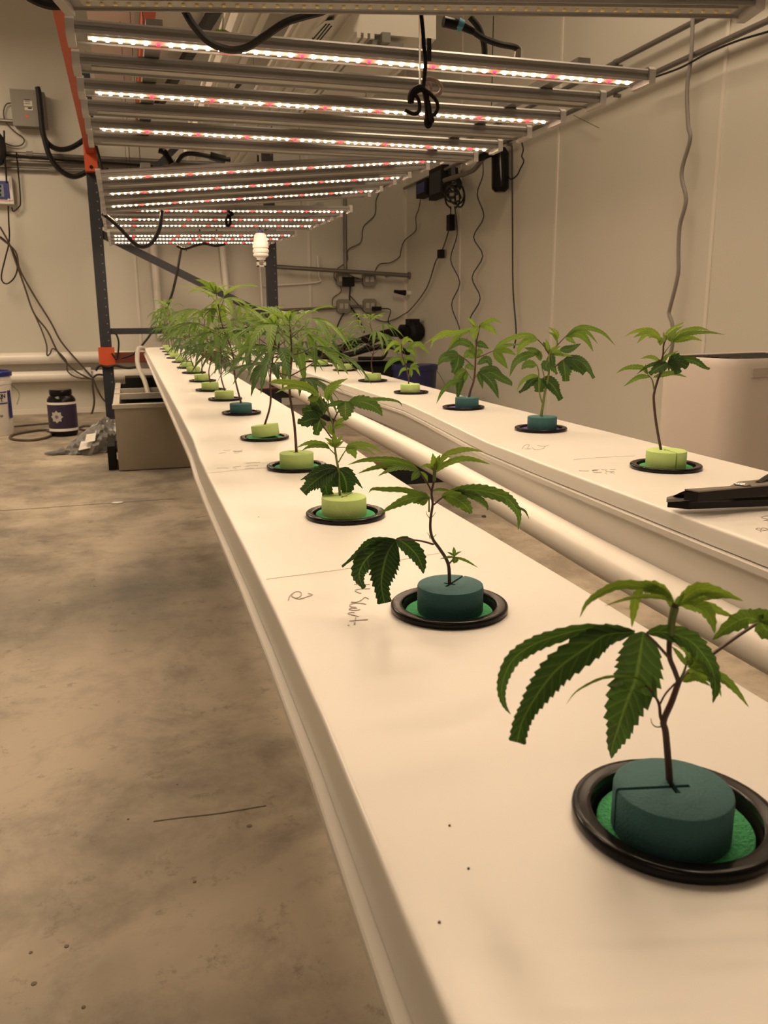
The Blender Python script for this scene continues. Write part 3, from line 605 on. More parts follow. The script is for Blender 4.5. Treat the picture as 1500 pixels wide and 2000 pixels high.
# -- plants grown by rule, for the crowded middle and the far row
def grow(name, base, H, seed, label, group, lean=(0, 0), nodes=6, size=.07, first=.38, top_age=.15, low_age=.8, stem_r=.0016, teeth=8, drop=.5, single_stem=True):
    rnd = random.Random(seed); root = thing(name, base, label, 'plant', group)
    bx, by, bz = base; lx, ly = lean
    wob = [(rnd.uniform(-.006, .006), rnd.uniform(-.006, .006)) for _ in range(4)]
    sp = [Vector((bx, by, bz+.012))]+[Vector((bx+lx*f+wob[i][0], by+ly*f+wob[i][1], bz+H*f)) for i, f in enumerate((.3, .55, .8, 1.))]
    pts = spline(sp, 6)
    def at(f): g = f*(len(pts)-1); i = min(int(g), len(pts)-2); return pts[i].lerp(pts[i+1], g-i)
    stem = MB(); stem.tube(pts, [stem_r, stem_r*.6], seg=7, smooth=False)
    ph = rnd.uniform(0, PI)
    for k in range(nodes):
        f = first+(1-first)*k/(nodes-1); p = at(f); age = low_age+(top_age+.1-low_age)*(k/(nodes-1))**.8
        sz = size*(.8+.35*math.sin(PI*min(1, .25+.6*k/(nodes-1)))); ph += PI/2+rnd.uniform(-.4, .4)
        nn = 2 if k < nodes-1 else 3
        for j in range(nn):
            a = ph+j*2*PI/nn+rnd.uniform(-.3, .3)
            h = Vector((math.cos(a), math.sin(a), 0)); up = Vector((0, 0, 1)); side = up.cross(h)
            pl = sz*rnd.uniform(.35, .7)*(1 if k < nodes-1 else .35); rise = rnd.uniform(.3, .8) if k < nodes-1 else 1.1
            hub = p+h*pl+up*(pl*rise)
            stem.tube([p, p.lerp(hub, .5)-up*.002, hub], [stem_r*.5, stem_r*.35], seg=5, mi=0 if age > .5 else 1, n=3)
            mb = MB(); nl = rnd.choice((5, 5, 7)); pitch = rnd.uniform(-.15, .35) if k < nodes-1 else .7
            fan = {5: ((0, 1), (.5, .85), (-.5, .85), (1.15, .5), (-1.15, .5)), 7: ((0, 1), (.42, .92), (-.42, .92), (.9, .7), (-.9, .7), (1.6, .4), (-1.6, .4))}[nl]
            for an, ln in fan:
                d = h*math.cos(an)+side*math.sin(an)
                L = sz*ln*rnd.uniform(.9, 1.1); dr = drop*rnd.uniform(.6, 1.5)
                path = [hub+d*(L*t*(1-.18*dr*t))+up*(L*(pitch*t-dr*t*t)) for t in (0, .15, .3, .45, .6, .75, .88, 1)]
                rl = rnd.uniform(-.35, .35)
                def sides(t, tn, rl=rl):
                    s = tn.cross(Vector((0, 0, 1))); s = s.normalized() if s.length > 1e-4 else side
                    n = s.cross(tn); return (s*math.cos(rl)+n*math.sin(rl)).normalized()
                leaflet(mb, path, L*.185, sides, max(.03, min(1, age+rnd.uniform(-.12, .12))), teeth=teeth)
            mb.build('leaf', M['leaf'], root, smooth=0)
    stem.build('stem', [M['stem'], M['stemg']], root, smooth=60)
    return root
def height(p, py): # height of a vertical at p whose tip reaches image row py
    v = ray(CX+FPX*((AX.x*p.x+AY.x*p.y+AZ.x*(p.z-CZ))/depth(p)), py); return CZ+v.z*(p.y/v.y)-p.z
GL = 'cannabis cuttings in the left channel'; GR = 'cannabis cuttings in the right channel'
grow('cannabis_cutting', L4+Vector((0,0,.01)), .185, 41, 'tall leafy cutting on a bare upright stem, fourth in the left channel', GL, lean=(-.004, 0), nodes=7, size=.074, first=.52, stem_r=.0021, teeth=10, low_age=.85, top_age=.25)
grow('cannabis_cutting', L5+Vector((0,0,.01)), .175, 52, 'leafy cutting in the tilted lime collar, fifth in the left channel', GL, lean=(.02, .0), nodes=6, size=.068, first=.5, stem_r=.0020, teeth=9, low_age=.9, top_age=.25)
grow('cannabis_cutting', L6+Vector((0,0,.01)), .228, 63, 'tallest cutting of the left channel, rising over the others from a teal collar', GL, lean=(-.035, 0), nodes=8, size=.085, first=.4, stem_r=.0022, teeth=9, low_age=.8)
px_plant('cannabis_cutting', R4+Vector((0,0,.01)), [
    ([(798,754),(798,740),(794,720),(789,705),(785,690),(784,672)], 1.5, .9, 0), ([(798,738),(800,728),(801,718)], 1, .8, 0, 1)],
  [(.25, [(9,[(784,675),(770,668),(757,680),(748,696)]),(8,[(785,672),(772,670),(760,673)]),(8,[(786,674),(797,663),(809,669)]),(7,[(786,672),(790,662),(798,657)]),(8,[(784,676),(776,682),(768,689)]),(9,[(785,678),(783,684),(781,690)])]),
   (.45, [(13,[(793,682),(806,686),(814,703)]),(12,[(793,681),(815,672),(828,680),(839,694)]),(6,[(793,682),(803,672),(812,668)])]),
   (.55, [(13,[(787,700),(770,702),(757,714),(749,729)]),(12,[(788,700),(800,699),(811,708)]),(16,[(787,698),(789,706),(787,714)])]),
   (.4, [(8,[(800,720),(786,722),(778,736)]),(9,[(801,719),(803,728),(803,737)]),(9,[(801,719),(813,720),(821,735)]),(5,[(801,717),(808,711),(820,709)]),(5,[(801,717),(810,714),(820,717)])])],
  'small pale cutting before the dark blue bucket, in a lime collar', 7, GR)

# cups, pads and collars of the measured sites
sites = [
 (L1, 'teal', 'green', PI-.22, 'nearest the camera', 0, 0, -.0058, -.001),
 (L2, 'teal', 'green', .75, 'second from the camera', 0, 0, .0, .002),
 (L3, 'lime', 'green', .85, 'third from the camera, under the dark leaf', 0, .03, -.003, -.002),
 (L4, 'lime', 'green', 2.0, 'fourth from the camera', 0, 0, -.001, -.001),
 (L5, 'lime', 'green', 2.4, 'fifth from the camera, tilted', .12, .05, .002, 0),
 (L6, 'teal', 'purple', 1.9, 'sixth from the camera, over purple foam', -.02, 0, -.002, -.002)]
HOLES = {}
def site(p, ck, pk, slot, where, row, ct=0, pt=0, dx=0, dy=0, near=True):
    col = {'teal': 'teal', 'lime': 'lime green'}[ck]
    make_cup(p, 'round black rimmed net cup in the %s channel, %s' % (row, where.split(',')[0]), near)
    if pk: make_pad(p, pk, 'round %s foam pad in the %s channel cup %s' % (pk, row, where.split(',')[0]), tilt=pt)
    make_collar(p, ck, slot, '%s foam collar in the %s channel, %s' % (col, row, where), dx, dy-(.004 if near else .001), ct)
    HOLES.setdefault(row, []).append(p)
for p, ck, pk, sl, wh, ct, pt, dx, dy in sites: site(p, ck, pk, sl, wh, 'left', ct, pt, dx, dy)
site(R1, 'lime', 'green', -PI/2-.1, 'beside the shears', 'right', 0, 0, -.004, -.001)
site(R2, 'teal', 'purple', 1.2, 'second from the shears', 'right', 0, 0, .0, 0)
site(R3, 'teal', 'purple', 1.2, 'third from the shears', 'right', 0, 0, .006, 0)
site(R4, 'lime', 'purple', 1.2, 'before the dark blue bucket', 'right', 0, 0, -.004, 0)
ORD = ['seventh', 'eighth', 'ninth', 'tenth', 'eleventh', 'twelfth', 'thirteenth', 'fourteenth', 'fifteenth', 'sixteenth', 'seventeenth', 'eighteenth']
protos = {}
def far_plant(p, H, k, label, group):
    if k not in protos:
        protos[k] = (grow('cannabis_cutting', p, H, 100+k*7, label, group, nodes=6, size=.062, first=.34+.04*(k % 3), stem_r=.002, teeth=6, lean=((k % 3-1)*.012, 0), low_age=.9, top_age=.3), H)
        return
    src, H0 = protos[k]
    r = src.copy(); C.objects.link(r); r.location = p; r['label'] = label; r['group'] = group
    s = H/H0; r.scale = (s**.5, s**.5, s); r.rotation_euler = (0, 0, p.y*5.3)
    for ch in src.children:
        c = ch.copy(); C.objects.link(c); c.parent = r
far_px = [(440,781,625,'lime','purple'),(412,763,640,'lime',None),(396,745,612,'lime',None),(379,729,632,'lime',None),(367,719,622,'lime',None),(355,708,625,'lime','purple'),(343,700,618,'lime',None)]
last = None
for i, (x, y, top, ck, pk) in enumerate(far_px):
    p = surf(x, y, ZT1)
    site(p, ck, pk, 2+i, ORD[i]+' from the camera', 'left', 0, 0, -.002, 0, near=False)
    H = max(.14, min(.22, height(p, top)-.03)); far_plant(p+Vector((0,0,.01)), H, i % 4, 'leafy cutting in the left channel, %s from the camera' % ORD[i], GL); last = p
y = last.y; k = len(far_px)
while y < 5.1:
    y += .335
    p = Vector(((lerp_tab(EL1, y)+lerp_tab(ER1, y))/2-.005, y, CZ+lerp_tab(ZT1, y)))
    site(p, 'lime', None, 2+k, ORD[k]+' from the camera', 'left', near=False)
    far_plant(p+Vector((0,0,.01)), .19+.02*(k % 3), k % 4, 'leafy cutting in the left channel, %s from the camera' % ORD[k], GL); k += 1
    if k >= len(ORD): break
RORD = ['first', 'second', 'third', 'fourth', 'fifth', 'sixth', 'seventh', 'eighth', 'ninth']
farR = [(728,745,628,'lime','purple'),(674,724,650,'lime','purple'),(628,715,652,'lime',None),(592,707,640,'lime',None)]
i = 0
for x, y, top, ck, pk in farR:
    p = surf(x, y, ZT2)
    site(p, ck, pk, 1+i, RORD[i]+' beyond the blue bucket', 'right', near=False)
    far_plant(p+Vector((0,0,.01)), max(.12, min(.22, height(p, top)-.015)), (i+1) % 4, 'leafy cutting in the right channel, %s beyond the blue bucket' % RORD[i], GR); i += 1
y = p.y
while y < 5.0 and i < len(RORD):
    y += .37
    p = Vector(((lerp_tab(EL2, y)+lerp_tab(ER2, y))/2, y, CZ+lerp_tab(ZT2, y)))
    site(p, 'lime', None, 1+i, RORD[i]+' beyond the blue bucket', 'right', near=False)
    far_plant(p+Vector((0,0,.01)), .17+.02*(i % 2), i % 4, 'leafy cutting in the right channel, %s beyond the blue bucket' % RORD[i], GR); i += 1

# cut the cup openings through the lids
def cut(lid, pts):
    off = Vector((0, 0, 0)); q = lid.parent
    while q is not None: off += q.location; q = q.parent
    mb = MB()
    for p in pts: mb.lathe([(.0352, -.02), (.0352, .02)], 36, c=p)
    c = mb.build('cutter', M['lid'], smooth=0); md = lid.modifiers.new('b', 'BOOLEAN'); md.operation = 'DIFFERENCE'; md.object = c; md.solver = 'EXACT'
    bpy.context.view_layer.update(); dg = bpy.context.evaluated_depsgraph_get()
    me = bpy.data.meshes.new_from_object(lid.evaluated_get(dg)); lid.modifiers.clear(); lid.data = me; bpy.data.objects.remove(c)
cut(lid1, HOLES['left']); cut(lid2, HOLES['right'])

# ------------------------------------------------------------------ grow lights
def light_bar(parent, p, q, lit, near):
    p, q = Vector(p), Vector(q); ax = (q-p).normalized(); up = Vector((0, 0, 1)); up = (up-ax*up.dot(ax)).normalized(); wd = up.cross(ax).normalized()
    if wd.y < 0: wd = -wd
    prof = [(-.030, .0036), (-.027, .0036), (-.026, .006), (-.012, .008), (.012, .008), (.026, .006), (.027, .0030), (.030, .0030), (.030, .009), (.0275, .0105), (.0275, .0140), (.030, .0155), (.030, .021), (.026, .025), (-.026, .025), (-.030, .021), (-.030, .0155), (-.0275, .0140), (-.0275, .0105), (-.030, .009)]
    secs = [[b+wd*x+up*z for x, z in prof] for b in (p, q)]
    b = MB().loft(secs, closed=True).build('light_bar', M['alu'], parent, smooth=30)
    for e, s in ((p, -1), (q, 1)):
        mb = MB(); c = e+ax*(s*.006)
        mb.prism([c+wd*x+up*z-ax*.007 for x, z in ((-.033,-.003),(.033,-.003),(.033,.023),(.027,.029),(-.027,.029),(-.033,.023))], ax*.014)
        mb.build('end_cap', M['alucap'], b)
    a, c = p+ax*.02, q-ax*.02
    MB().bar(a+up*.0068, c+up*.0062, wd*.012, up*.0020).build('led_board', M['board' if lit else 'boardoff'], b)
    mb = MB(); n = 50; d = (c-a)/n
    for i in range(n):
        o = a+d*(i+.5)+up*.0028; red = (i % 6 == 5)
        mb.bar(o-ax*.0025, o+ax*.0025, wd*.0025, up*.0013, 3 if red else 2)
        k = len(mb.m)-6; e_ = [mb.v[i] for i in mb.f[k]]
        for q_ in range(k, k+6):
            ce = sum((Vector(mb.v[i]) for i in mb.f[q_]), Vector())/4
            if (ce-o).dot(up) < -.001: mb.m[q_] = 1 if red else 0
    if lit: stuffp(mb.build('diodes', [M['ledw'], M['ledr'], M['ledws'], M['ledrs']], b, smooth=0))
    elif near: stuffp(mb.build('diodes', [M['ledoff']]*4, b, smooth=0))
def fixture(bars, label):
    c = sum((Vector(b[0])+Vector(b[1]) for b in bars), Vector())/(2*len(bars))
    r = thing('grow_light', c, label, 'grow light', 'hanging led grow lights')
    for p, q, lit in bars: light_bar(r, p, q, lit, 'switched off' in label and p is bars[-1][0])
    (p0, q0, _), (p1, q1, _) = bars[0], bars[-1]
    for f in (.12, .88):
        a = Vector(p0).lerp(Vector(q0), f)+Vector((0, 0, .034)); b = Vector(p1).lerp(Vector(q1), f)+Vector((0, 0, .034))
        MB().bar(a, b, (.014, 0, 0), (0, 0, .009)).build('cross_rail', M['alu'], r)
        h = a.lerp(b, .5); top = (CZ+.86 if h.y < 3.8 else ZC) if f > .5 else (CZ+1.3 if 1.9 < h.y < 5.4 else ZC)
        MB().tube([h, Vector((h.x, h.y, top))], .0012, seg=5, smooth=False).build('hanging_wire', M['cable'], r)
    return r
def V(x, y, z): return Vector((x, y, CZ+z))
# fixture over the camera end: only its last bar shows, switched off
a0, b0 = onz(133, 12, CZ+.458), onz(1458, 28, CZ+.462)
dirn = (b0-a0).normalized().cross(Vector((0, 0, 1))).normalized()
if dirn.y > 0: dirn = -dirn
fixture([(a0+dirn*.183*k, b0+dirn*.183*k, k in (1, 3, 4)) for k in (5, 4, 3, 2, 1, 0)], 'grow light nearest the camera, its last bar switched off')
f1 = []
for k, y in enumerate((1.622, 1.805, 1.985, 2.165, 2.345, 2.52)):
    f1.append((V(-.045, y, .452), V(1.04, y, .452), k % 2 == 0))
fixture(f1, 'large grow light with brightly lit white and red diodes, above the near plants')
def fx(Y, p, q, lit=True):
    a, b = ony(*p, Y), ony(*q, Y); return (a, b, lit)
def mid(b0, b1): return (b0[0].lerp(b1[0], .5), b0[1].lerp(b1[1], .5), False)
def fix3(l, label):
    A, B, D = l; m1 = mid(A, B); m2 = mid(B, D); e = (D[0]+(D[0]-m2[0]), D[1]+(D[1]-m2[1]), False)
    fixture([A, m1, B, m2, D, e], label)
fix3([fx(2.76, (198,352), (866,316)), fx(3.12, (202,382), (792,348)), fx(3.48, (206,406), (738,374))], 'tilted grow light rising to the right, second lit group from the camera')
fix3([fx(3.92, (205,413), (680,415)), fx(4.25, (206,430), (643,431)), fx(4.58, (208,442), (615,443))], 'level grow light, third lit group from the camera')
fix3([fx(5.08, (215,462), (574,461)), fx(5.38, (216,468), (550,468)), fx(5.68, (217,475), (531,475))], 'farthest grow light, small against the back wall')

# ------------------------------------------------------------------ rack
YR = 6.02
def zr(px, py): return ony(px, py, YR).z
def xr(px, py): return ony(px, py, YR).x
rk = thing('rack_upright', (.42, YR, 0), 'dark blue steel rack frame with punched posts and a diagonal brace, behind the plants', 'rack')
xa, xb = (xr(183, 500)+xr(203, 500))/2, xr(531, 560)
for nm, x in (('l', xa), ('r', xb)):
    po = MB().box((x-.036, YR-.03, .008), (x+.036, YR+.03, 2.25)).build('post', M['rack'], rk)
    mb = MB()
    for k in range(38):
        z = .25+k*.055; mb.lathe([(0, .0), (.004, 0.0), (.004, .001)], 8, c=(x+.020, YR-.031, z), axis=(0, -1, 0))
    stuffp(mb.build('lit_hole_dots', M['greybox'], po))  # pale discs stand in for light showing through the post holes
    MB().box((x-.05, YR-.045, 0), (x+.05, YR+.045, .008)).build('foot_plate', M['rack'], rk)
MB().bar((xa+.03, YR, zr(230, 647)), (xb-.03, YR, zr(230, 647)), (0, .02, 0), (0, 0, .020)).build('strut', M['rack'], rk)
p1, p2 = ony(240, 478, YR), ony(410, 562, YR); dd = (p2-p1)/(p2.x-p1.x)
s0 = p1+dd*(xa-p1.x); s1 = p1+dd*(xb-p1.x)
MB().bar(s0, s1, (0, .018, 0), (0, 0, .027)).build('brace', M['rack'], rk)
u0, u1 = ony(268, 318, YR), ony(305, 288, YR); du = (u1-u0)/(u1.x-u0.x)
MB().bar(s0+Vector((0, 0, .02)), u0+du*(xb-u0.x)*.9, (0, .018, 0), (0, 0, .027)).build('brace', M['rack'], rk)
# orange beams
def yb(px, py, x): return onx(px, py, x)
zbt = ony(165, 290, YR).z
bm = thing('shelf_beam', (xa, 3, zbt), 'long orange steel beam running overhead along the left side to the rack post', 'beam')
MB().box((xa-.025, .3, zbt-.045), (xa+.025, YR-.03, zbt+.055)).build('beam_rail', M['orange'], bm)
MB().box((xa-.038, YR-.10, zbt-.15), (xa+.040, YR-.032, zbt+.06)).build('end_bracket', M['orange'], bm)
MB().lathe([(.0, 0), (.011, 0), (.011, .003)], 14, c=(xa-.0, YR-.1005, zbt-.125), axis=(0, -1, 0)).build('bolt_hole', M['blackm'], bm)
z2 = ony(210, 697, YR).z
lb = thing('shelf_beam', (xa, YR, z2), 'low orange steel beam and connector on the left rack post above the tank', 'beam')
MB().box((xa-.052, YR-.05, z2-.055), (xa+.052, YR-.0305, z2+.065)).build('end_bracket', M['orange'], lb)
MB().box((xa+.052, YR-.06, z2-.04), (xb-.05, YR-.0305, z2+.03)).build('beam_rail', M['orangeshade'], lb)
single(MB().box((.155, .3, CZ+1.16), (.205, 5.9, CZ+1.26)), 'shelf_beam', M['orange'], 'second orange steel beam overhead, seen through the gap between light bars', 'beam')
single(MB().bar((.26, 5.6, CZ+1.2), (.62, 2.6, CZ+1.30), (.02, 0, 0), (0, 0, .02)), 'steel_strut', M['rack'], 'dark steel strut overhead between the orange beams', 'strut')
# upper tier seen between the light bars
def up(px, py, z): return onz(px, py, CZ+z)
def trough(name, xa_, xb_, zb, y0, y1, label, nr=4):
    t = thing(name, ((xa_+xb_)/2, y0, CZ+zb), label, 'grow channel', 'upper tier channels')
    MB().box((xa_, y0, CZ+zb), (xb_, y1, CZ+zb+.09)).build('trough', M['lampbk'], t)
    for k in range(nr):
        x = xa_+(xb_-xa_)*(k+.5)/nr; MB().box((x-.007, y0, CZ+zb-.012), (x+.007, y1, CZ+zb)).build('rib', M['lampbk'], t)
    MB().box((xa_-.012, y0, CZ+zb+.06), (xa_, y1, CZ+zb+.075)).box((xb_, y0, CZ+zb+.06), (xb_+.012, y1, CZ+zb+.075)).build('lip', M['lampbk'], t)
    return t
a_, b_ = up(598, 62, .86), up(672, 62, .86)
ut = trough('upper_channel', a_.x, b_.x, .86, 1.7, 5.2, 'white upper tier channel with a warning label, above the lights', 3)
q_ = [up(x, y, .845) for x, y in ((606,86),(609,62),(634,42),(652,40),(652,60),(622,88))]
lab = MB().prism(q_, (0, 0, .002)).build('warning_label', M['paper'], ut)
mbt = MB()
for l_ in (((614,84),(644,46)), ((620,84),(648,50)), ((610,78),(638,46))): mbt.ribbon([up(x, y, .8448) for x, y in l_], .005, nz=Vector((0, 0, -1)))
mbt.prism([up(x, y, .8445) for x, y in ((608,84),(610,72),(615,80))], (0, 0, .0004)); mbt.build('warning_print', M['blackm'], lab)
a_, b_ = up(452, 62, .88), up(510, 62, .88)
trough('upper_channel', a_.x, b_.x, .88, 1.7, 5.2, 'plain white upper tier channel left of the one with the warning label', 2)
c0_, c1_ = up(690, 62, .80), up(868, 62, .80)
uw = thing('ballast_box', ((c0_.x+c1_.x)/2, c0_.y, CZ+.80), 'pale ballast box with a grey latch hanging above the lights', 'box')
MB().box((c0_.x, c0_.y, CZ+.80), (c1_.x, 3.7, CZ+.87)).build('shell', M['lampbk'], uw)
for f_x in (.06, .14, .22, .92): MB().box((c0_.x+(c1_.x-c0_.x)*f_x-.006, c0_.y-.005, CZ+.785), (c0_.x+(c1_.x-c0_.x)*f_x+.006, 3.7, CZ+.80)).build('rib', M['lampbk'], uw)
d0_, d1_, d2_ = up(712, 96, .775), up(800, 80, .775), up(730, 74, .775)
ym_ = (d0_.y+d1_.y)/2
lt = MB().box((d0_.x, ym_, CZ+.765), (d1_.x, ym_+.05, CZ+.785)).box((d0_.x+.03, ym_-.03, CZ+.774), (d1_.x-.05, ym_, CZ+.80)).build('latch', M['latch'], uw)
MB().tube([(d0_.x-.01, ym_+.05, CZ+.765), (d1_.x+.03, ym_+.05, CZ+.765)], .008, smooth=False).build('hinge_pin', M['latch'], lt)
uc = thing('upper_channel', (.25, 3, CZ+1.2), 'pair of white channels of the upper tier farthest left, above the lights', 'grow channel', 'upper tier channels')
MB().box((-.06, 1.9, CZ+1.30), (.14, 5.4, CZ+1.38)).build('trough', M['lampbk'], uc)
MB().box((.23, 1.9, CZ+1.30), (.43, 5.4, CZ+1.38)).build('trough', M['lampbk'], uc)
# leaf tip peeping over from above
mb = MB(); h = ony(432, 62, 2.9)
for a, l in ((-2.9, .05), (-.2, .05), (.5, .035), (-2.2, .035), (2.6, .03), (1.5, .03)):
    d = Vector((math.cos(a), 0, math.sin(a)*.35)); pth = [h+d*(l*t)-Vector((0, 0, .012*t*t)) for t in (0, .3, .6, 1)]
    leaflet(mb, pth, .014, lambda t, tn: tn.cross(Vector((0, 1, .3))).normalized(), .1, teeth=5)
lfroot = thing('cannabis_cutting', h, 'pale green leaf tip hanging from the upper tier above the lights', 'plant')
mb.build('leaf', M['leaf'], lfroot, smooth=0); MB().tube([h+Vector((.004, .0, -.002)), h+Vector((.01, .02, .1)), h+Vector((0, .05, CZ+1.298-h.z))], .002).build('stem', M['stemg'], lfroot)

# ------------------------------------------------------------------ cables
def wallpts(pts, f): return [f(*p) for p in pts]
def cable(pts, r, m, label, name='cable', cat='cable', group=None, plug=None, n=5):
    o = MB().tube(pts, r, seg=8, n=n)
    return single(o, name, M[m], label, cat, group)
bk = lambda off=.02: (lambda x, y: ony(x, y, YB-off))
rw = lambda off=.02: (lambda x, y: onx(x, y, XW-off))
at = lambda Y: (lambda x, y: ony(x, y, Y))
# right wall
cable(wallpts([(1353,30),(1353,39),(1350,108),(1342,173),(1344,243),(1348,273),(1331,338),(1340,390),(1328,440),(1325,490),(1325,530),(1318,565),(1309,600),(1307,614),(1313,634),(1313,676),(1306,702),(1305,722),(1316,753),(1316,787),(1313,812),(1325,847),(1335,870)], rw(.05)), .0075, 'greycable', 'grey wavy cable hanging down the right wall behind the purifier')
cable(wallpts([(1000,285),(1001,447),(1002,563),(1008,647),(1004,680)], rw(.03)), .0045, 'cable', 'straight black cord hanging down the right wall')
cable(wallpts([(943,313),(943,343),(932,380),(945,423),(925,463),(943,500),(922,542),(938,583),(918,622),(927,640),(930,680)], rw(.03)), .004, 'navycable', 'zigzag dark cable, right one of the two, on the right wall', n=4)
cable(wallpts([(888,403),(893,457),(880,507),(898,552),(882,595),(897,640),(896,670)], rw(.03)), .004, 'navycable', 'zigzag dark cable, left one of the two, on the right wall', n=4)
cable(wallpts([(1018,275),(1022,292),(1019,305),(1023,315),(1016,330),(1010,342),(998,350),(988,338)], rw(.03)), .004, 'cable', 'short black cord coiled beside the black wall device')
cable(wallpts([(1050+120,250),(1120,225)], rw(.03)), .0015, 'browncable', 'loose thin wire end sticking out below the conduit')
conduit_r = [((1177,186),(1275,147),(1500,45),(1700,-46)), ((1100,166),(1179,132),(1383,41),(1560,-38))]
for k, c in enumerate(conduit_r):
    q = [onx(c[0][0], c[0][1], XW-.03), onx(c[2][0], c[2][1], XW-.03)]; z = (q[0].z+q[1].z)/2
    y0 = YB-.05; y1 = .8
    r = thing('conduit', (XW-.03, 3, z), ('lower' if k == 0 else 'upper')+' grey metal conduit along the right wall above the lights', 'conduit', 'conduits on the right wall')
    MB().tube([(XW-.03, y1, z+.0), (XW-.03, y0, z)], .011, seg=12, smooth=False).build('pipe', M['steelg'], r)
    for yy in (2.55, 3.5, 4.6): MB().lathe([(.014, 0), (.014, .018)], 12, c=(XW-.03, yy, z), axis=(0, 1, 0)).box((XW-.03, yy, z-.022), (XW-.001, yy+.018, z-.01)).build('clamp', M['steelg'], r)
cable([onx(x, y, XW-.055) for x, y in ((1275,152),(1330,132),(1380,105),(1440,80),(1500,62))], .004, 'cable', 'black cord tied along the lower conduit at the upper right')
# black wall device
dv = thing('wall_device', onx(975, 335, XW-.05), 'long black rounded device with curved arm mounted on the right wall', 'device')
c0, c1 = onx(977, 300, XW-.06), onx(977, 368, XW-.06)
MB().tube([c0+Vector((0,0,.03)), c0, c1, c1-Vector((0,0,.02))], [.03, .05, .05, .03], seg=14, smooth=False).build('housing', M['black'], dv)
MB().tube([onx(930, 312, XW-.2), onx(955, 300, XW-.14), c0+Vector((0,0,.02))], [.018, .026], seg=10).build('arm', M['black'], dv)
cable([onx(x, y, XW-.12) for x, y in ((868,352),(900,342),(925,332),(942,312),(958,298))], .014, 'steelg', 'braided cable leading to the black wall device', n=4)
# electronics on the right wall
e1 = thing('power_box', onx(863, 360, XW-.04), 'black framed power box with tangled cords on the right wall', 'box')
a, b = onx(851, 340, XW), onx(877, 382, XW)
ylo, yhi, zt, zb_ = min(a.y, b.y), max(a.y, b.y), onx(863, 328, XW).z, onx(863, 388, XW).z
MB().box((XW-.05, ylo, zb_), (XW, yhi, zt)).build('case', M['blackm'], e1)
MB().box((XW-.054, ylo+.02, zb_+.03), (XW-.05, yhi-.02, zt-.03)).build('panel', M['rack'], e1)
e2 = thing('controller', onx(838, 368, XW-.03), 'small blue controller on the right wall beside the black power box', 'controller')
a, b = onx(828, 368, XW), onx(848, 368, XW)
MB().box((XW-.06, b.y, onx(838, 385, XW).z), (XW, a.y, onx(838, 352, XW).z)).build('case', M['blackm'], e2)
MB().box((XW-.064, b.y+.03, onx(838, 378, XW).z), (XW-.06, a.y-.03, onx(838, 358, XW).z)).build('face', M['blue'], e2)
rnd = random.Random(5); mb = MB()
for k in range(9):
    cx0, cy0 = 888+rnd.uniform(-8, 10), 372+rnd.uniform(-22, 16); rx, ry = rnd.uniform(6, 18), rnd.uniform(8, 22); off = rnd.uniform(.03, .1); ph = rnd.uniform(0, 6)
    mb.tube([onx(cx0+rx*math.cos(ph+t), cy0+ry*math.sin(ph+t*1.02), XW-off-.01*t/6) for t in [i*.7 for i in range(9)]], .006, seg=6, n=3)
mb.tube([onx(885, 330, XW-.06), onx(887, 365, XW-.06)], .035, seg=8, smooth=False)
single(mb, 'cord_bundle', M['cable'], 'tangled bundle of black cords hanging on the right wall', 'cord bundle')
cb = thing('extension_lead', onx(870, 450, XW-.03), 'black cord with two inline blocks looping from the bundle down to the outlets', 'cord')
def slide(x, y):   # from right wall across the corner to the back wall
    a = onx(x, y, XW-.03); return a if a.y < YB-.03 else ony(x, y, YB-.03)
MB().tube([slide(x, y) for x, y in ((880,403),(880,423),(877,447),(867,480),(858,500),(850,513),(833,563),(803,603),(785,616),(767,625),(747,628),(717,613),(683,577))], .0045, seg=7).build('wire', M['browncable'], cb)
for (x, y, hw, hh) in ((880, 435, .03, .05), (861, 496, .025, .028)):
    c = onx(x, y, XW-.035); MB().box((c.x-.018, c.y-hw, c.z-hh), (c.x+.018, c.y+hw, c.z+hh)).build('inline_block', M['blackm'], cb)
# back wall right part
cable(wallpts([(760,360),(747,367),(735,390),(732,420),(710,443),(705,473),(680,488),(678,510),(657,527),(653,543),(667,567),(650,583),(650,600)], bk(.03)), .004, 'browncable', 'wavy brown cord on the back wall, left of the corner')
cable(wallpts([(822,385),(818,408),(812,425),(812,450),(790,470),(783,490),(780,502),(763,513),(740,517),(727,540),(707,545),(683,537),(673,523)], lambda x, y: slide(x, y) if x > 790 else ony(x, y, YB-.03)), .004, 'browncable', 'wavy brown cord running from the blue controller to the outlets')
cable(wallpts([(684,560),(683,577),(681,594),(663,627),(655,652),(650,675)], bk(.03)), .006, 'cable', 'black cord dropping from the outlets behind the plants')
cable(wallpts([(681,594),(697,617),(705,632),(712,650)], bk(.04)), .006, 'cable', 'second black cord dropping right from the outlets')
cable(wallpts([(738,603),(758,603),(763,609),(758,627),(768,642)], bk(.04)), .004, 'cable', 'thin black cord from the lower right outlet')
rail = [ony(540, 521, YB-.10), ony(797, 538, YB-.10)]
r_ = thing('wall_rail', (rail[0]+rail[1])/2, 'brown metal rail across the back wall right of the rack post', 'rail')
MB().tube(rail, .016, seg=10, smooth=False).build('pipe', M['steelg'], r_)
MB().tube([rail[1], rail[1]+Vector((.01, 0, 0))], .028, seg=10, smooth=False).build('end_flange', M['steelg'], r_)
MB().tube([rail[0]+Vector((.05,0,0)), rail[0]+Vector((.05, .1, 0))], .01, smooth=False).build('bracket', M['steelg'], r_)
MB().tube([rail[1]-Vector((.15,0,0)), rail[1]+Vector((-.15, .1, 0))], .01, smooth=False).build('bracket', M['steelg'], r_)
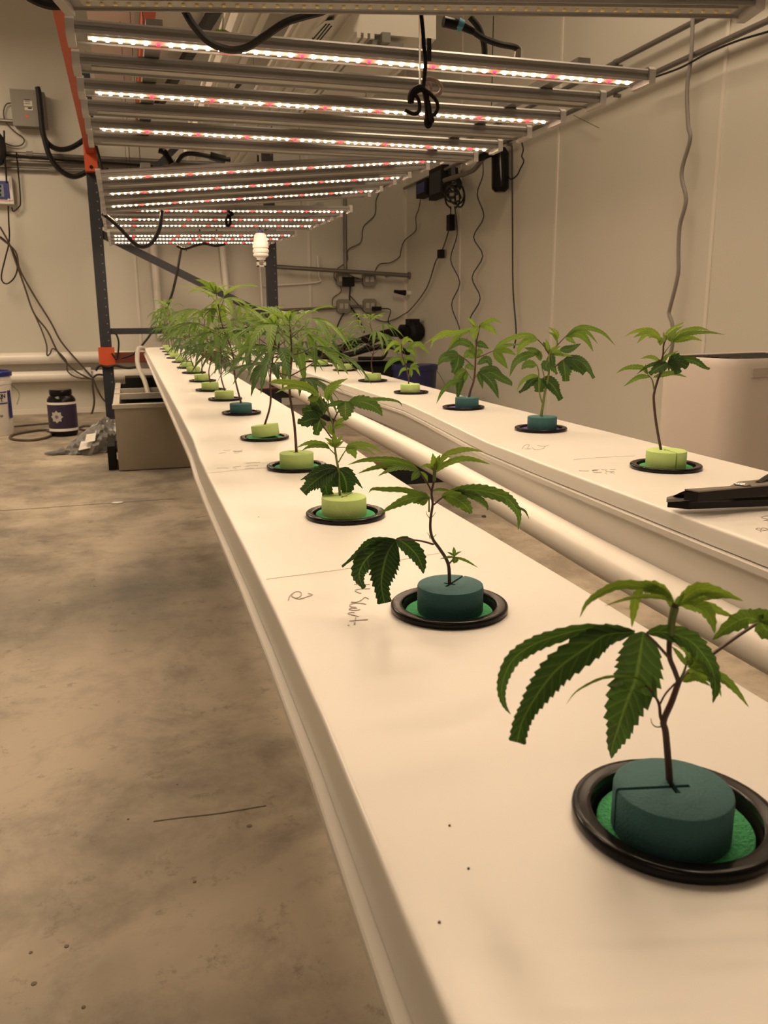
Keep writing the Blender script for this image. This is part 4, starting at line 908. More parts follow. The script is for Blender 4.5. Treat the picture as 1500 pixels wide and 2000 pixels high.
def outlet(px, py, lab_, s=.052):
    c = ony(px, py, YB); r = thing('outlet_box', (c.x, YB-.02, c.z), lab_, 'outlet', 'metal outlet boxes on the back wall')
    t = .3*s
    poly = [(c.x-s, c.z-s+t), (c.x-s+t, c.z-s), (c.x+s-t, c.z-s), (c.x+s, c.z-s+t), (c.x+s, c.z+s-t), (c.x+s-t, c.z+s), (c.x-s+t, c.z+s), (c.x-s, c.z+s-t)]
    MB().prism([(x, YB-.045, z) for x, z in poly], (0, .045, 0)).build('box', M['greybox'], r)
    for dx in (-.02, .02): MB().box((c.x+dx-.014, YB-.049, c.z-.02), (c.x+dx+.014, YB-.045, c.z+.02)).build('socket', M['rim'], r)
outlet(719, 546, 'grey metal outlet box just below the rail, upper right'); outlet(720, 597, 'grey metal outlet box with a black plug in it, lower right'); outlet(669, 598, 'grey metal outlet box at the lower left with cords crossing it'); outlet(668, 545, 'outlet box at the upper left half hidden by a black adapter')
ad = ony(675, 551, YB); single(MB().box((ad.x-.04, YB-.10, ad.z-.035), (ad.x+.045, YB-.05, ad.z+.035)), 'power_adapter', M['blackm'], 'black power adapter plugged into the upper left outlet', 'adapter')
pg = ony(731, 603, YB); single(MB().box((pg.x-.035, YB-.085, pg.z-.016), (pg.x+.035, YB-.05, pg.z+.016)), 'plug', M['blackm'], 'black plug in the lower right outlet box', 'plug')
def vpipe(px, y0, y1, r, m, label, off=.04, name='wall_pipe', px2=None):
    a, b = ony(px, y0, YB-off), ony(px2 or px, y1, YB-off); b.x = b.x
    single(MB().tube([a, b], r, seg=12, smooth=False), name, M[m], label, 'pipe')
vpipe(299, 465, 660, .026, 'pvc', 'left white pipe rising up the back wall behind the rack', px2=314)
vpipe(433, 465, 640, .024, 'pvc', 'right white pipe rising up the back wall behind the rack', px2=450)
vpipe(508, 515, 600, .008, 'pvc', 'thin white tube on the back wall below the ribbed hanger', px2=513)
vpipe(674, 385, 530, .014, 'steelg', 'vertical grey conduit above the outlets', name='conduit', px2=675)
for (a, b, lab_) in (((520, 607), (656, 601), 'long grey conduit running left from the outlets'), ((684, 599), (706, 598), 'short grey conduit between the lower outlets'), ((684, 547), (706, 547), 'short grey conduit between the upper outlets')):
    single(MB().tube([ony(*a, YB-.03), ony(*b, YB-.03)], .011, seg=10, smooth=False), 'conduit', M['steelg'], lab_, 'conduit')
single(MB().tube(wallpts([(512,559),(560,556),(622,551),(623,540),(620,500)], bk(.02)), .006, seg=8, n=3), 'thin_pipe', M['pvc'], 'thin white water line on the back wall right of the rack post', 'pipe')
# sprayer nozzle and pump
nz = thing('tap_fitting', ony(790, 571, YB-.08), 'black nozzle on a white fitting in the far corner', 'fitting')
MB().tube([ony(770, 569, YB-.1), ony(782, 571, YB-.1), ony(792, 572, YB-.1)], [.012, .022], seg=10).build('nozzle', M['blackm'], nz)
MB().tube([ony(792, 572, YB-.1), ony(806, 573, YB-.1)], .018, seg=10, smooth=False).build('fitting_body', M['white'], nz)
fn = onx(800, 648, XW-.10); f_ = thing('pump', fn, 'round black pump on the wall behind the right channel', 'pump')
MB().lathe([(.0, 0), (.06, .0), (.075, .02), (.075, .10), (.05, .12)], 20, c=fn+Vector((.08, 0, 0)), axis=(-1, -.4, 0)).build('motor', M['blackm'], f_)
MB().box((fn.x-.02, fn.y-.06, fn.z+.05), (fn.x+.06, fn.y+.04, fn.z+.095)).build('terminal_box', M['blackm'], f_)
MB().lathe([(.045, 0), (.055, .01), (.055, .06), (.03, .07)], 16, c=fn+Vector((-.02, -.02, .0)), axis=(-1, -.2, 0)).build('inlet', M['black'], f_)
cable([fn+Vector((-.08, -.03, -.01))]+[ony(x, y, YY) for x, y, YY in ((762,650,6.0),(735,657,5.9),(700,668,5.8),(660,683,5.7),(610,694,5.6),(560,700,5.6))], .03, 'blackm', 'thick black hose running left from the pump behind the plants', name='hose', cat='hose')
cable([ony(x, y, 5.3) for x, y in ((620,700),(680,693),(720,682),(760,676),(800,690))], .018, 'blackm', 'second black hose curving behind the right channel', name='hose', cat='hose')
cable([ony(x, y, 5.29) for x, y in ((700,686),(742,662),(752,668),(756,682),(748,698),(735,700),(700,700))], .012, 'blackm', 'coil of black tube before the pump', name='hose', cat='hose')
bb = ony(810, 712, 4.9); bt = thing('bucket', (bb.x, 4.9, 0), 'dark blue bucket on the floor behind the right channel', 'bucket')
MB().lathe([(.0,0), (.115,0), (.135,bb.z-.03), (.142,bb.z-.03), (.142,bb.z), (.13,bb.z), (.125,bb.z-.02), (.108,.02), (0,.02)], 28, c=(bb.x, 4.9, 0)).build('body', M['bluedark'], bt)
MB().tube([(bb.x+.145, 4.9, bb.z-.04), (bb.x+.19, 4.85, bb.z-.15), (bb.x+.12, 4.80, bb.z-.22)], .003).build('handle', M['steelg'], bt)
tt = thing('storage_tote', (bb.x-.15, 5.6, 0), 'black storage tote with a lid behind the blue bucket', 'tote')
MB().box((bb.x-.45, 5.35, 0), (bb.x+.12, 5.8, .36)).build('body', M['blackm'], tt); MB().box((bb.x-.47, 5.33, .36), (bb.x+.14, 5.82, .385)).build('lid', M['black'], tt)

# ------------------------------------------------------------------ left part of the back wall
def panel(px0, py0, px1, py1, off, Y=YB):
    a, b = ony(px0, py0, Y), ony(px1, py1, Y); return (min(a.x, b.x), Y-off, min(a.z, b.z)), (max(a.x, b.x), Y, max(a.z, b.z))
lo, hi = panel(25, 184, 95, 254, .11)
bx = thing('electrical_box', ((lo[0]+hi[0])/2, YB-.05, lo[2]), 'grey metal electrical enclosure with a white sticker high on the back wall', 'enclosure')
MB().box(lo, (hi[0], YB, hi[2])).build('case', M['greybox'], bx)
MB().box((lo[0]-.006, lo[1]-.012, lo[2]-.006), (hi[0]-.05, lo[1], hi[2]+.006)).build('door', M['greybox'], bx)
l2, h2 = panel(50, 205, 67, 216, .1); y_ = lo[1]-.0135
MB().box((l2[0], y_, l2[2]), (h2[0], lo[1]-.012, h2[2])).build('sticker', M['paper'], bx)
l3, h3 = panel(52, 218, 68, 224, .1); st = MB().box((l3[0], y_, l3[2]), (h3[0], lo[1]-.012, h3[2])).build('sticker', M['paper'], bx)
mb = MB()
for k in range(3): mb.box((l2[0]+.006, y_-.001, l2[2]+.012+k*.012), (h2[0]-.012, y_, l2[2]+.015+k*.012))
mb.box((l3[0]+.02, y_-.001, l3[2]+.008), (h3[0]-.006, y_, l3[2]+.016)); mb.build('printed_lines', M['blackm'], st)
l4, h4 = panel(53, 233, 60, 238, .1); MB().box((l4[0], y_, l4[2]), (h4[0], lo[1]-.012, h4[2])).build('red_sticker', M['red'], bx)
cz_list = [((0,299),(162,307),.013),((0,315),(162,321),.012),((0,329),(162,334),.012)]
for k, (a, b, r) in enumerate(cz_list):
    p, q = ony(*a, YB-.03), ony(*b, YB-.03); d = (q-p)/(q.x-p.x); p = p+d*(-1.2); q = q+d*(2.0)
    single(MB().tube([p, q], r, seg=10, smooth=False), 'conduit', M['steelg'], ('top', 'middle', 'bottom')[k]+' grey conduit of the three crossing the back wall left of the rack', 'conduit', 'conduits on the back wall')
for px, py, s_ in ((58, 301, 'upper'), (102, 331, 'lower')):
    c = ony(px, py, YB-.03); single(MB().tube([c-Vector((.02,0,0)), c+Vector((.02,0,0))], .019, seg=12, smooth=False), 'conduit_coupling', M['greybox'], s_+' coupling on the conduits left of the rack', 'coupling')
p, q = ony(0, 302, YB-.07), ony(240, 320, YB-.07); cable([p, p.lerp(q, .5)-Vector((0,0,.006)), q, q+(q-p)*.6], .008, 'cable', 'black cable strung along the conduits on the back wall')
single(MB().tube([ony(-30, 233, YB-.04), ony(28, 237, YB-.04)], .012, seg=10, smooth=False), 'conduit', M['steelg'], 'short conduit entering the grey enclosure from the left', 'conduit')
cable(wallpts([(73,170),(76,182),(79,210),(82,245),(84,262),(92,278),(106,289),(122,292),(140,288),(160,276),(175,262)], at(YB-.16)), .017, 'cable', 'thick black cable crossing the grey enclosure, upper loop')
cable(wallpts([(80,225),(83,252),(87,272),(95,300),(108,322),(125,338),(145,345),(167,337),(180,325)], at(YB-.19)), .017, 'cable', 'thick black cable below the enclosure, lower loop')
cable(wallpts([(24,201),(12,204),(7,220),(12,240),(30,258),(44,268),(47,277),(40,284),(25,285),(5,278)], bk(.03)), .004, 'browncable', 'thin brown wire looping from the enclosure')
lo, hi = panel(-18, 346, 30, 401, .08)
ct = thing('controller', ((lo[0]+hi[0])/2, YB-.04, lo[2]), 'white and blue controller with a display at the left edge of the back wall', 'controller')
MB().box(lo, hi).build('case', M['white'], ct)
l2, h2 = panel(-18, 356, 23, 393, .08)
MB().box((l2[0], lo[1]-.004, l2[2]), (h2[0], lo[1], h2[2])).build('face', M['blue'], ct)
l3, h3 = panel(-18, 363, 12, 388, .08); sc_r = MB().box((l3[0], lo[1]-.007, l3[2]), (h3[0], lo[1]-.004, h3[2])).build('display', M['screen'], ct)
mb = MB()
for k in range(3):
    l, h = panel(-16, 364.5+k*8.2, 6, 370+k*8.2, .08); mb.box((l[0], lo[1]-.009, l[2]), (h[0], lo[1]-.007, h[2]))
mb.build('digits', M['blackm'], sc_r)
l, h = panel(-18, 394, 24, 396, .08); MB().box((l[0], lo[1]-.003, l[2]), (h[0], lo[1], h[2])).build('red_stripe', M['red'], ct)
for px in (17, 22):
    c = ony(px, 390, lo[1]-.004); MB().lathe([(0, .003), (.007, .002), (.007, 0)], 10, c=c, axis=(0, -1, 0)).build('button', M['white'], ct)
cable(wallpts([(8,255),(9,300),(12,340),(13,358)], at(YB-.13)), .006, 'cable', 'black cord dropping into the blue controller')
cable(wallpts([(32,298),(34,320),(38,360),(40,396),(36,405),(26,413),(23,405)], bk(.05)), .0045, 'cable', 'thin black cord hanging right of the blue controller')
cable(wallpts([(-10,262),(0,276),(3,296),(0,312),(-10,318)], at(YB-.12)), .03, 'cable', 'thick black coil at the left edge of the photo')
hang = [([(0,443),(18,476),(33,518),(48,560),(66,611),(93,647),(114,689),(144,722),(177,740),(181,738)], .006, 'browncable', 'brown wire sagging down the back wall, left strand'),
 ([(0,464),(30,491),(39,527),(69,581),(99,629),(120,668),(156,710),(180,737)], .006, 'browncable', 'brown wire sagging down the back wall, right strand'),
 ([(66,611),(81,644),(91,674),(92,694),(98,690),(105,681),(129,704),(132,725),(150,737),(178,740)], .005, 'browncable', 'looped brown wire with a curled end near the white pipes'),
 ([(16,402),(17,430),(18,470),(10,505),(3,536),(5,550),(14,554),(26,545),(33,530),(33,512),(24,488),(10,470),(0,462)], .005, 'cable', 'black cord hanging in a loop under the blue controller'),
 ([(181,738),(181,755),(184,785),(178,810),(165,822),(150,828)], .007, 'browncable', 'dark cord dropping from the knot of wires to the floor'),
 ([(181,738),(190,760),(200,778),(214,792)], .006, 'browncable', 'brown cord bending from the knot towards the rack post'),
 ([(181,738),(190,732),(203,733),(214,741)], .007, 'cable', 'short black cord from the knot to the rack post')]
for pts, r, m, lab_ in hang: cable(wallpts(pts, bk(.14)), r, m, lab_)
for k, py in enumerate((701, 737)):
    p, q = ony(0, py+2, YB-.06), ony(195, py-6, YB-.06); z = (p.z+q.z)/2
    single(MB().tube([(XL+.02, YB-.06, z), (.75, YB-.06, z)], .040 if k == 0 else .038, seg=18, smooth=False), 'wall_pipe', M['pvc'], ('upper', 'lower')[k]+' fat white pipe along the foot of the back wall', 'pipe', 'fat white pipes on the back wall')
lo, hi = panel(163, 716, 180, 738, .12); single(MB().box(lo, (hi[0], YB-.1, hi[2])), 'junction_cover', M['white'], 'small white cover plate over the lower wall pipe', 'cover')

# ------------------------------------------------------------------ floor things
def text(txt, size, loc, rot, m, parent, name='lettering', ext=.0008):
    cu = bpy.data.curves.new(name, 'FONT'); cu.body = txt; cu.size = size; cu.extrude = ext; cu.align_x = 'CENTER'
    o = bpy.data.objects.new(name+'_tmp', cu); C.objects.link(o)
    dg = bpy.context.evaluated_depsgraph_get(); me = bpy.data.meshes.new_from_object(o.evaluated_get(dg)); bpy.data.objects.remove(o)
    ob = bpy.data.objects.new(name, me); C.objects.link(ob); me.materials.append(m); ob.parent = parent
    ob.location = loc; ob.rotation_euler = rot; return ob
b = onz(-20, 849, 0); R5 = .148; H5 = .385
bu = thing('bucket', (b.x, b.y, 0), 'white plastic bucket with a blue rim and printed panel at the left edge', 'bucket')
MB().lathe([(.0,0),(.128,0),(.133,.01),(.146,.30),(.152,.30),(.152,.315),(.147,.317),(.148,.345),(.140,.35),(.125,.02),(0,.02)], 36).build('body', M['white'], bu, origin=(0,0,0))
MB().lathe([(.147,.345),(.156,.345),(.157,.368),(.152,.375),(.143,.375),(.143,.36),(0,.358)], 36).build('rim', M['blue'], bu, origin=(0,0,0))
MB().tube([(.15,0,.29),(.19,-.03,.24),(.175,-.06,.18)], .003).build('handle', M['steelg'], bu, origin=(0,0,0))
def arc_band(r, z0, z1, a0, a1, th=.0012, n=12):
    mb = MB(); vs = []
    for i in range(n+1):
        a = a0+(a1-a0)*i/n
        for rr, z in ((r, z0), (r+th, z0), (r+th, z1), (r, z1)): vs.append((rr*math.cos(a), rr*math.sin(a), z))
    fs = []
    for i in range(n):
        q = i*4; fs += [(q+1, q+5, q+6, q+2), (q+2, q+6, q+7, q+3), (q, q+4, q+5, q+1)]
    mb.add(vs, fs); return mb
for z0, z1 in ((.252, .259), (.188, .195)): arc_band(.1445, z0, z1, -2.6, -.52).build('blue_stripe', M['blue'], bu, origin=(0,0,0))
arc_band(.1440, .10, .262, -.46, -.22).build('blue_stripe', M['blue'], bu, origin=(0,0,0))
def curved(txt, size, z, aend, r, parent, m):
    chars = list(txt)
    for k, c in enumerate(chars[::-1]):
        a = aend-k*size*.72/r
        text(c, size, (r*math.cos(a), r*math.sin(a), z), (PI/2, 0, a+PI/2), m, parent, 'letter')
curved('LLON', .036, .222, -.70, .1455, bu, M['blackm'])
curved('EST', .034, .199, -.80, .1445, bu, M['blackm'])
curved('mp', .022, .115, -.84, .1415, bu, M['blackm'])
b = onz(126, 850, 0)
jr = thing('nutrient_jar', (b.x, b.y, 0), 'black plastic jar with a dark purple flower label on the floor', 'jar')
MB().lathe([(.0,0),(.070,0),(.077,.008),(.080,.03),(.080,.200),(.078,.215),(.066,.232),(.058,.238),(.058,.245),(0,.245)], 36).build('body', M['black'], jr, origin=(0,0,0))
MB().lathe([(.0,.240),(.062,.240),(.063,.243),(.063,.265),(.060,.270),(0,.270)], 36).build('cap', M['black'], jr, origin=(0,0,0))
MB().lathe([(.0803,.045),(.0812,.045),(.0812,.188),(.0803,.188)], 36, cap=False).build('label_wrap', M['label'], jr, origin=(0,0,0))
for z0, z1 in ((.032, .047), (.186, .199)): MB().lathe([(.0803,z0),(.0816,z0),(.0816,z1),(.0803,z1)], 36, cap=False).build('white_band', M['white'], jr, origin=(0,0,0))
def wrap(pts, a0, r): return [(r*math.cos(a0+x/r), r*math.sin(a0+x/r), z) for x, z in pts]
va = math.atan2(-b.y, -b.x)-.42; mb = MB()
def starpts(n, ro, ri, z): return [((ro if k % 2 == 0 else ri)*math.cos(PI*k/n+PI/2), z+(ro if k % 2 == 0 else ri)*math.sin(PI*k/n+PI/2)) for k in range(2*n)]
for k in range(16):
    s = starpts(8, .037, .027, .117); a_, b_ = s[k], s[(k+1) % 16]
    mb.add(wrap([(0, .117), (a_[0]*.5, .117+(a_[1]-.117)*.5), a_, b_, (b_[0]*.5, .117+(b_[1]-.117)*.5)], va, .0822), [(0, 1, 4), (1, 2, 3, 4)])
em = mb.build('flower_emblem', M['star'], jr, origin=(0,0,0), smooth=0)
mb = MB()
for k in range(16):
    s = starpts(8, .012, .009, .117); mb.add(wrap([(0, .117), s[k], s[(k+1) % 16]], va, .0828), [(0, 1, 2)])
mb.build('emblem_centre', M['starc'], em, origin=(0,0,0), smooth=0)
# cords on the floor
def fl(pts, z=.008): return [onz(x, y, z) for x, y in pts]
cable(fl([(150,828),(110,826),(70,829),(28,833)]), .006, 'browncable', 'dark cord lying on the floor behind the jar')
cable(fl([(102,840),(80,840),(50,844),(24,850),(22,857),(54,860),(85,856),(102,849),(101,844),(92,841)]), .007, 'browncable', 'loop of dark cord on the floor beside the jar')
cable(fl([(152,836),(165,832),(180,833),(180,838),(165,840),(152,837)]), .006, 'browncable', 'small cord loop on the floor right of the jar')
# bag
rnd = random.Random(9); c = onz(176, 884, 0); mb = MB(); vs = []; fs = []; nu, nv = 34, 18
for j in range(nv+1):
    v = j/nv*PI/2
    for i in range(nu):
        a = 2*PI*i/nu; rr = 1+.12*math.sin(3*a+1+v*3)+.10*math.sin(7*a+v*6)+.09*math.sin(11*a-v*9)+rnd.uniform(-.07, .07)
        rx, ry, rz = .135*rr, .10*rr, .14*(1+.22*math.sin(5*a+2)*math.cos(v)+.15*math.sin(2*a)+rnd.uniform(-.05, .05))
        x = rx*math.cos(v)*math.cos(a); skew = 0
        vs.append((c.x+x+.07*math.sin(v), c.y+ry*math.cos(v)*math.sin(a)+.03, .0015+rz*math.sin(v)*(1+.5*x/.17)))
for j in range(nv):
    for i in range(nu): k2 = (i+1) % nu; fs.append((j*nu+i, j*nu+k2, (j+1)*nu+k2, (j+1)*nu+i))
mb.add(vs, fs)
bg = thing('plastic_bag', c, 'crumpled grey plastic bag with white labels beside the tank', 'bag')
mb.build('bag_body', M['bag'], bg, smooth=25)
MB().tube([c+Vector((-.12, -.02, .02)), c+Vector((-.17, -.03, .012)), c+Vector((-.215, -.03, .012))], [.02, .006], seg=8).build('bag_tail', M['bag'], bg)
for (px, py, s_) in ((166, 872, .032), (176, 858, .028)):
    q = ony(px, py, c.y-.115); MB().prism([q+Vector((-s_, 0, -.018)), q+Vector((s_*.8, .0, -.008)), q+Vector((s_, .03, .022)), q+Vector((-s_*.6, .03, .018))], (0, .012, .002)).build('paper_label', M['paper'], bg)
p = onz(229, 983, 0); single(MB().prism([p+Vector(v) for v in ((-.022,-.008,.001),(0,-.016,.001),(.022,-.004,.001),(.016,.010,.001),(-.012,.012,.001))], (0,0,.003)), 'paper_scrap', M['paper'], 'small pale scrap lying alone on the concrete floor', 'scrap')
p = onz(945, 1010, 0); single(MB().lathe([(0,.008),(.007,.006),(.009,0)], 8, c=p), 'dirt_clump', M['browncable'], 'small dark clump on the floor seen between the channels', 'debris')
# tank
yf = onz(233, 921, 0).y; xt = onz(233, 921, 0).x-.0; zt_ = ony(225, 794, yf).z; x1_ = .62; yb_ = yf+1.35
tk = thing('reservoir_tank', (xt+.3, yf+.6, 0), 'open grey plastic reservoir tank under the left channel', 'tank')
MB().box((xt, yf, .004), (x1_, yf+.02, zt_)).build('front_panel', M['tank'], tk)
MB().box((xt, yf+.02, .004), (xt+.02, yb_, zt_)).build('side_panel', M['tank'], tk); MB().box((x1_-.02, yf+.02, .004), (x1_, yb_, zt_)).build('side_panel', M['tank'], tk)
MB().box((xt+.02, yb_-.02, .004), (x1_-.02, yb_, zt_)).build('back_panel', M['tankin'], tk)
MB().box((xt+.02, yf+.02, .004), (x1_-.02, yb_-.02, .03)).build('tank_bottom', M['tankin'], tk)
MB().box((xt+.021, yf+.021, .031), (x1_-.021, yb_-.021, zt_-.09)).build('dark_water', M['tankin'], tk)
MB().box((xt-.008, yf-.008, zt_-.010), (x1_+.008, yf+.03, zt_+.008)).build('rim', M['rim'], tk)
for py, wd_, hh in ((768, .045, .028), (743, .035, .02)):
    yy = onx(225, py, xt).y; MB().box((xt-.005, yy, zt_-.022), (x1_, yy+wd_*.6, zt_+.006)).build('crossbar', M['rim'], tk)
MB().box((xt-.006, yf+.03, zt_-.01), (xt+.022, yb_, zt_+.006)).build('side_rim', M['rim'], tk)
MB().box((xt+.05, yf+.06, zt_-.05), (x1_-.05, yf+.45, zt_-.03)).build('inner_shelf', M['tankin'], tk)
MB().box((xt-.045, yf+.04, .002), (xt-.012, yf+.35, .11)).build('black_liner', M['blackm'], tk)
MB().box((xt+.05, yb_-.25, zt_-.04), (x1_-.05, yb_-.05, zt_+.05)).build('pump_housing', M['blackm'], tk)
cable([V(.14, 5.50, -.20)]+[ony(x, y, Y_) for x, y, Y_ in ((272,680,5.3),(268,700,5.1),(272,722,4.9),(283,745,4.8),(290,772,4.7))], .013, 'hose', 'pale drain hose curving from the channel end into the tank', name='hose', cat='hose')
cable([ony(x, y, 5.95) for x, y in ((218,690),(228,700),(232,672),(228,655),(222,650))], .006, 'cable', 'black cord tied around the left rack post')
cable([ony(x, y, 5.9) for x, y in ((236,700),(262,690),(285,665),(296,650))], .007, 'cable', 'black cord rising from the tank to the rack strut')
cable([ony(x, y, 5.972) for x, y in ((187,724),(195,714),(210,717),(225,714),(250,719),(275,715))], .008, 'cable', 'black cables heaped above the back of the tank')

# ------------------------------------------------------------------ cords and hangers about the lights
cable(wallpts([(355,8),(363,25),(380,52),(410,83),(448,97),(480,93),(515,72),(555,45),(590,33),(630,22),(660,5)], at(1.50)), .0062, 'cable', 'thick black cord sagging across the first lit bar')
cn = thing('cable_connector', ony(895, 48, 1.75), 'black cable connector with a blue ring above the first lit bar', 'connector')
f = at(1.75)
MB().tube([f(866,42), f(888,47), f(905,53), f(925,62)], [.0105, .0105, .008, .0065], seg=12).build('plug_body', M['black'], cn)
MB().tube([f(893,46), f(903,51)], .0118, seg=12, smooth=False).build('blue_ring', M['bluering'], cn)
MB().tube([f(922,60), f(945,75), f(975,86), f(1005,92), f(1014,101)], .0065, seg=8).build('lead', M['cable'], cn)
MB().tube([f(1014,98), f(1013,116)], [.009, .010], seg=10, smooth=False).build('gland', M['chrome'], cn)
cable(wallpts([(918,33),(935,55),(945,85),(947,115)], at(1.9)), .007, 'cable', 'black cord behind the blue ringed connector')
cable(wallpts([(55,-8),(75,2),(100,9),(140,8)], at(1.6)), .008, 'cable', 'thick black cord at the upper left corner above the orange beam')
cable(wallpts([(200,417),(215,428),(235,446),(255,468),(270,480),(285,481),(300,470),(312,445),(317,411)], at(3.88)), .0085, 'cable', 'thick black cord looping below the far lights beside the rack post')
cable(wallpts([(345,480),(360,486),(380,480),(400,476),(420,480),(440,477)], at(5.3)), .008, 'cable', 'wavy black cord hung below the farthest light')
cable(wallpts([(354,484),(348,520),(342,550),(334,580),(320,612)], at(5.6)), .008, 'cable', 'black cord hanging before the diagonal brace')
cable(wallpts([(345,318),(355,305),(370,300),(395,303),(425,309),(450,312)], at(3.2)), .008, 'cable', 'black cord with connector above the tilted light')
cable(wallpts([(410,304),(424,308),(440,312)], at(3.15)), .014, 'black', 'black connector barrel above the tilted light', name='cable_connector', cat='connector')
cable(wallpts([(310,292),(322,298),(335,320)], at(3.3)), .012, 'black', 'second black connector barrel above the tilted light', name='cable_connector', cat='connector')
cable(wallpts([(188,285),(192,300),(200,330),(212,330)], at(5.7)), .008, 'cable', 'black cord beside the upper end of the rack post')
# knotted rope pull
rp = thing('rope_hanger', ony(826, 140, 1.56), 'knotted black rope hanging in front of the first lit bars', 'rope')
f = lambda x, y, o=0: ony(x, y, 1.56+o)
g = lambda l, o=0: [ony(760+x/9.375, 100+y/9.375, 1.56+o) for x, y in l]
MB().tube([f(822,20), f(826,60), f(828,90), f(831,115), f(829,150), f(826,172)], .0038, seg=8).build('cord', M['rope'], rp)
MB().tube(g([(640,700),(560,680),(450,740),(400,850),(400,950)]), [.006, .0075, .006], seg=8).build('loop', M['rope'], rp)
MB().tube(g([(470,800),(520,850),(560,980),(540,1110),(460,1150),(370,1120),(290,1080)], -.008), .0034, seg=8).build('loop', M['rope'], rp)
MB().tube(g([(640,690),(670,850),(690,1000),(700,1180),(680,1300),(710,1370),(750,1320),(740,1200),(700,1000),(690,800)], .004), .0048, seg=8).build('loop', M['rope'], rp)
MB().tube(g([(680,720),(790,820),(870,920),(890,1040),(840,1150),(780,1180),(800,1270),(760,1260),(750,1100),(720,900)], -.006), .0034, seg=8).build('loop', M['rope'], rp)
MB().tube(g([(650,520),(720,500),(820,520),(920,590),(960,680),(920,770),(820,820),(760,760),(760,640),(700,560)], .010), .0036, seg=8).build('speckled_loop', M['rope2'], rp)
MB().box(tuple(ony(838, 105, 1.565)-Vector((.004, .002, .012))), tuple(ony(838, 75, 1.565)+Vector((.004, .002, .0)))).build('toggle', M['blackm'], rp)
MB().tube([ony(820, 30, 1.59), ony(820, 100, 1.585), ony(820, 168, 1.58)], .0022, seg=6).build('steel_wire', M['chrome'], rp)
kp = thing('rope_hanger', ony(447, 420, 3.9), 'small knotted black cord hanging from the third lit group', 'rope')
MB().tube([ony(x, y, 3.9) for x, y in ((445,400),(446,412),(455,418),(447,422),(442,430),(444,441),(450,436),(449,424),(443,420))], .006, seg=7).build('cord', M['rope'], kp)
for k, (x, y0, y1, Y, lab_) in enumerate(((504, 303, 358, 3.1, 'steel hanging clip before the tilted light, centre'), (390, 447, 470, 5.09, 'tiny steel wire hanger on the farthest light, left'), (423, 447, 478, 5.09, 'tiny steel wire hanger on the farthest light, right'), (363, 466, 490, 5.4, 'pale clip under the farthest light'))):
    single(MB().tube([ony(x, y0, Y), ony(x-1, (y0+y1)/2, Y), ony(x+1, y1, Y)], .0035 if k else .003, seg=6).tube([ony(x, y0, Y+.01), ony(x+2, (y0*.4+y1*.6), Y+.01), ony(x+1, y1, Y)], .0025, seg=6), 'wire_hanger', M['cable'], lab_, 'hanger')
# white ribbed hanging socket
q = ony(508, 453, 4.40); hz = q.z; s_ = depth(q)/FPX
wr = thing('cord_reel', q, 'white ribbed plastic cone with a square loop hanging below the lights', 'hanger')
def zz(py): return ony(509, py, 4.40).z-hz
MB().lathe([(.0, zz(455)), (9*s_, zz(456)), (12*s_, zz(462)), (14*s_, zz(474)), (15.5*s_, zz(478)), (15.5*s_, zz(484)), (14*s_, zz(485)), (14*s_, zz(487)), (15.5*s_, zz(488)), (15.5*s_, zz(493)), (14*s_, zz(494)), (14*s_, zz(496)), (15*s_, zz(497)), (14.5*s_, zz(500)), (9*s_, zz(504)), (8*s_, zz(508)), (0, zz(508))], 24).build('ribbed_body', M['white'], wr, origin=(0,0,0))
h0, h1 = zz(508), zz(521); e = 8.5*s_; t = .006
mb = MB(); mb.box((-e, -.012, h1), (-e+t*1.6, .012, h0)); mb.box((e-t*1.6, -.012, h1), (e, .012, h0)); mb.box((-e, -.012, h1), (e, .012, h1+t)); mb.box((-e, -.012, h0-t*1.3), (e, .012, h0))
mb.build('square_loop', M['reel'], wr, origin=(0,0,0))
MB().lathe([(6*s_, zz(456)), (6*s_, zz(450)), (3*s_, zz(449)), (0, zz(449))], 16).build('cap', M['blue'], wr, origin=(0,0,0))
MB().tube([(0, 0, zz(450)), (0, .03, zz(450)+.03)], .002, smooth=False).build('string', M['rope'], wr, origin=(0,0,0))

# ------------------------------------------------------------------ air purifier
q0 = onx(1345, 692, 1.30); q1 = onx(1432, 703, 1.30); zt2 = (q0.z+q1.z)/2; ya, yb2 = q1.y-.035, q0.y+.05
pf = thing('air_purifier', (1.285, ya, 0), 'tall pale rounded air purifier with a black open top against the right wall', 'air purifier')
def rrect(x0, y0, x1, y1, r, z, n=8):
    out = []
    for cx0, cy0, a in ((x1-r, y1-r, 0), (x0+r, y1-r, PI/2), (x0+r, y0+r, PI), (x1-r, y0+r, 1.5*PI)):
        for k in range(n+1): an = a+PI/2*k/n; out.append(Vector((cx0+r*math.cos(an), cy0+r*math.sin(an), z)))
    return out
x0, x1 = 1.285, 1.68
secs = [rrect(x0-.012, ya-.01, x1, yb2, .06, .012), rrect(x0-.010, ya-.008, x1, yb2, .06, .05), rrect(x0, ya, x1, yb2, .055, zt2-.02), rrect(x0+.002, ya+.002, x1-.002, yb2-.002, .053, zt2-.004), rrect(x0+.004, ya+.004, x1-.004, yb2-.004, .05, zt2), rrect(x0+.007, ya+.007, x1-.007, yb2-.007, .048, zt2-.001), rrect(x0+.009, ya+.009, x1-.009, yb2-.009, .046, zt2-.025)]
MB().loft(secs, closed=True).build('shell', M['purifier'], pf, smooth=50)
MB().prism(rrect(x0+.010, ya+.010, x1-.010, yb2-.010, .045, zt2-.004), (0, 0, -.012)).build('top_opening', M['blackm'], pf)
mb = MB()
for k in range(7):
    yy = ya+.04+k*(yb2-ya-.08)/6; mb.box((x0+.05, yy-.003, zt2-.004), (x1-.05, yy+.003, zt2-.001))
mb.build('vent_slats', M['black'], pf)
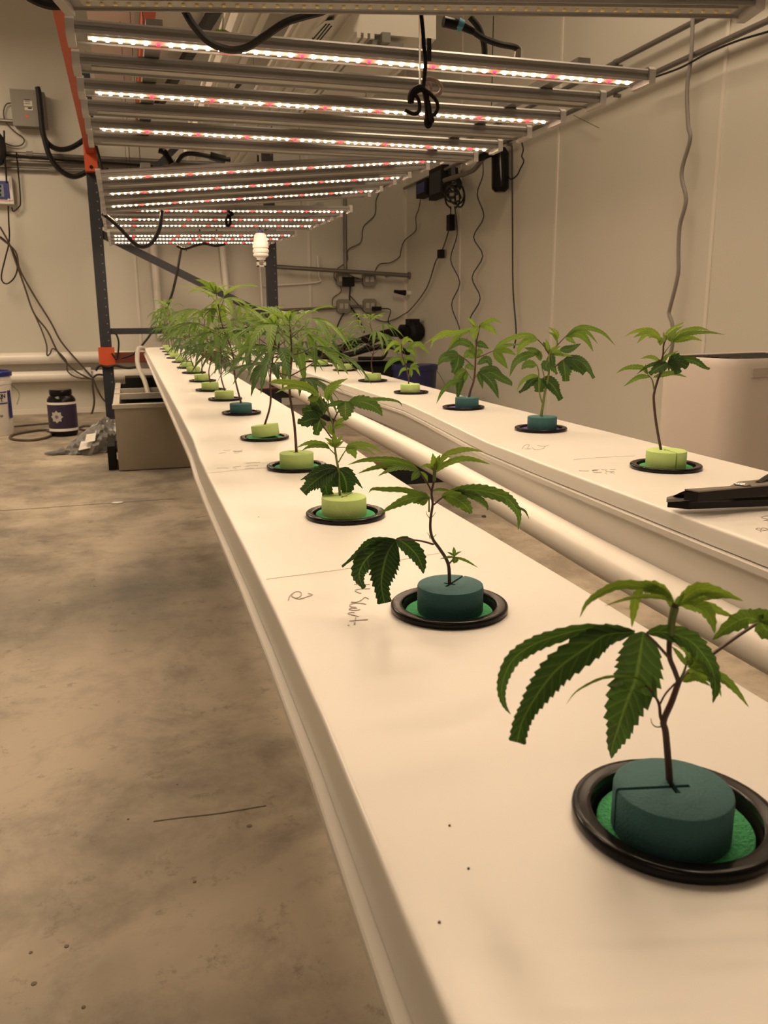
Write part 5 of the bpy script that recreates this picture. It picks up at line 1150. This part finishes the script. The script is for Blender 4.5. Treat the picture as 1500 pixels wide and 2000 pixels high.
mb = MB(); a_ = ony(1474, 738, ya); b_ = ony(1474, 720, ya)
mb.box((a_.x, ya-.0025, a_.z), (a_.x+.10, ya+.002, b_.z)); mb.build('grip_recess', M['grip'], pf)
MB().prism(rrect(x0+.01, ya+.01, x1-.02, yb2-.02, .05, 0), (0, 0, .012)).build('foot', M['blackm'], pf)

pf.rotation_euler = (0, 0, math.radians(11))
# ------------------------------------------------------------------ shears on the right channel
zs = CZ-.188
def pz(l, z): return [onz(x, y, z) for x, y in l]
sh = thing('garden_shears', onz(1420, 985, zs), 'black garden shears lying on the right channel at the edge of the photo', 'shears')
lower = pz([(1304,978),(1470,968),(1530,965),(1600,962),(1600,972),(1500,976),(1346,982)], zs+.0115)
MB().prism(lower, (0, 0, -.0065)).build('lower_blade', M['tool'], sh)
mid_ = pz([(1302,971),(1320,966),(1470,957),(1600,951),(1600,960),(1470,966),(1320,974),(1302,975)], zs+.0150)
MB().prism(mid_, (0, 0, -.0030)).build('blade_plate', M['toolm'], sh)
up_ = pz([(1337,958),(1425,952),(1443,943),(1466,941),(1500,937),(1600,926),(1600,944),(1495,950),(1364,962)], zs+.0245)
MB().prism(up_, (0, 0, -.0090)).build('upper_arm', M['tool'], sh)
MB().prism([p+Vector((0, 0, .0002)) for p in up_], (0, 0, .0012)).build('top_plate', M['toolm'], sh)
nose = pz([(1337,959),(1364,962)], zs+.0245)+pz([(1347,972),(1316,969)], zs+.0155)
MB().prism(nose, (0, .003, -.001)).build('nose_bevel', M['tool'], sh)
MB().box(tuple(onz(1560, 975, zs)+Vector((-.03, -.006, .0005))), tuple(onz(1560, 975, zs)+Vector((.03, .006, .006)))).build('handle_grip', M['tool'], sh)
c = onz(1450, 947, zs+.026); MB().lathe([(.0062, 0), (.0062, .0012), (.0045, .0026), (0, .0029)], 18, c=c).build('pivot_screw', M['chrome'], sh)
MB().lathe([(.0085, 0), (.0085, .0008), (0, .001)], 6, c=c-Vector((0, 0, .0006))).build('pivot_nut', M['tool'], sh)
MB().tube([onz(1480, 950, zs+.022), onz(1520, 930, zs+.026), onz(1600, 905, zs+.026)], [.005, .008], seg=10).build('handle', M['tool'], sh)
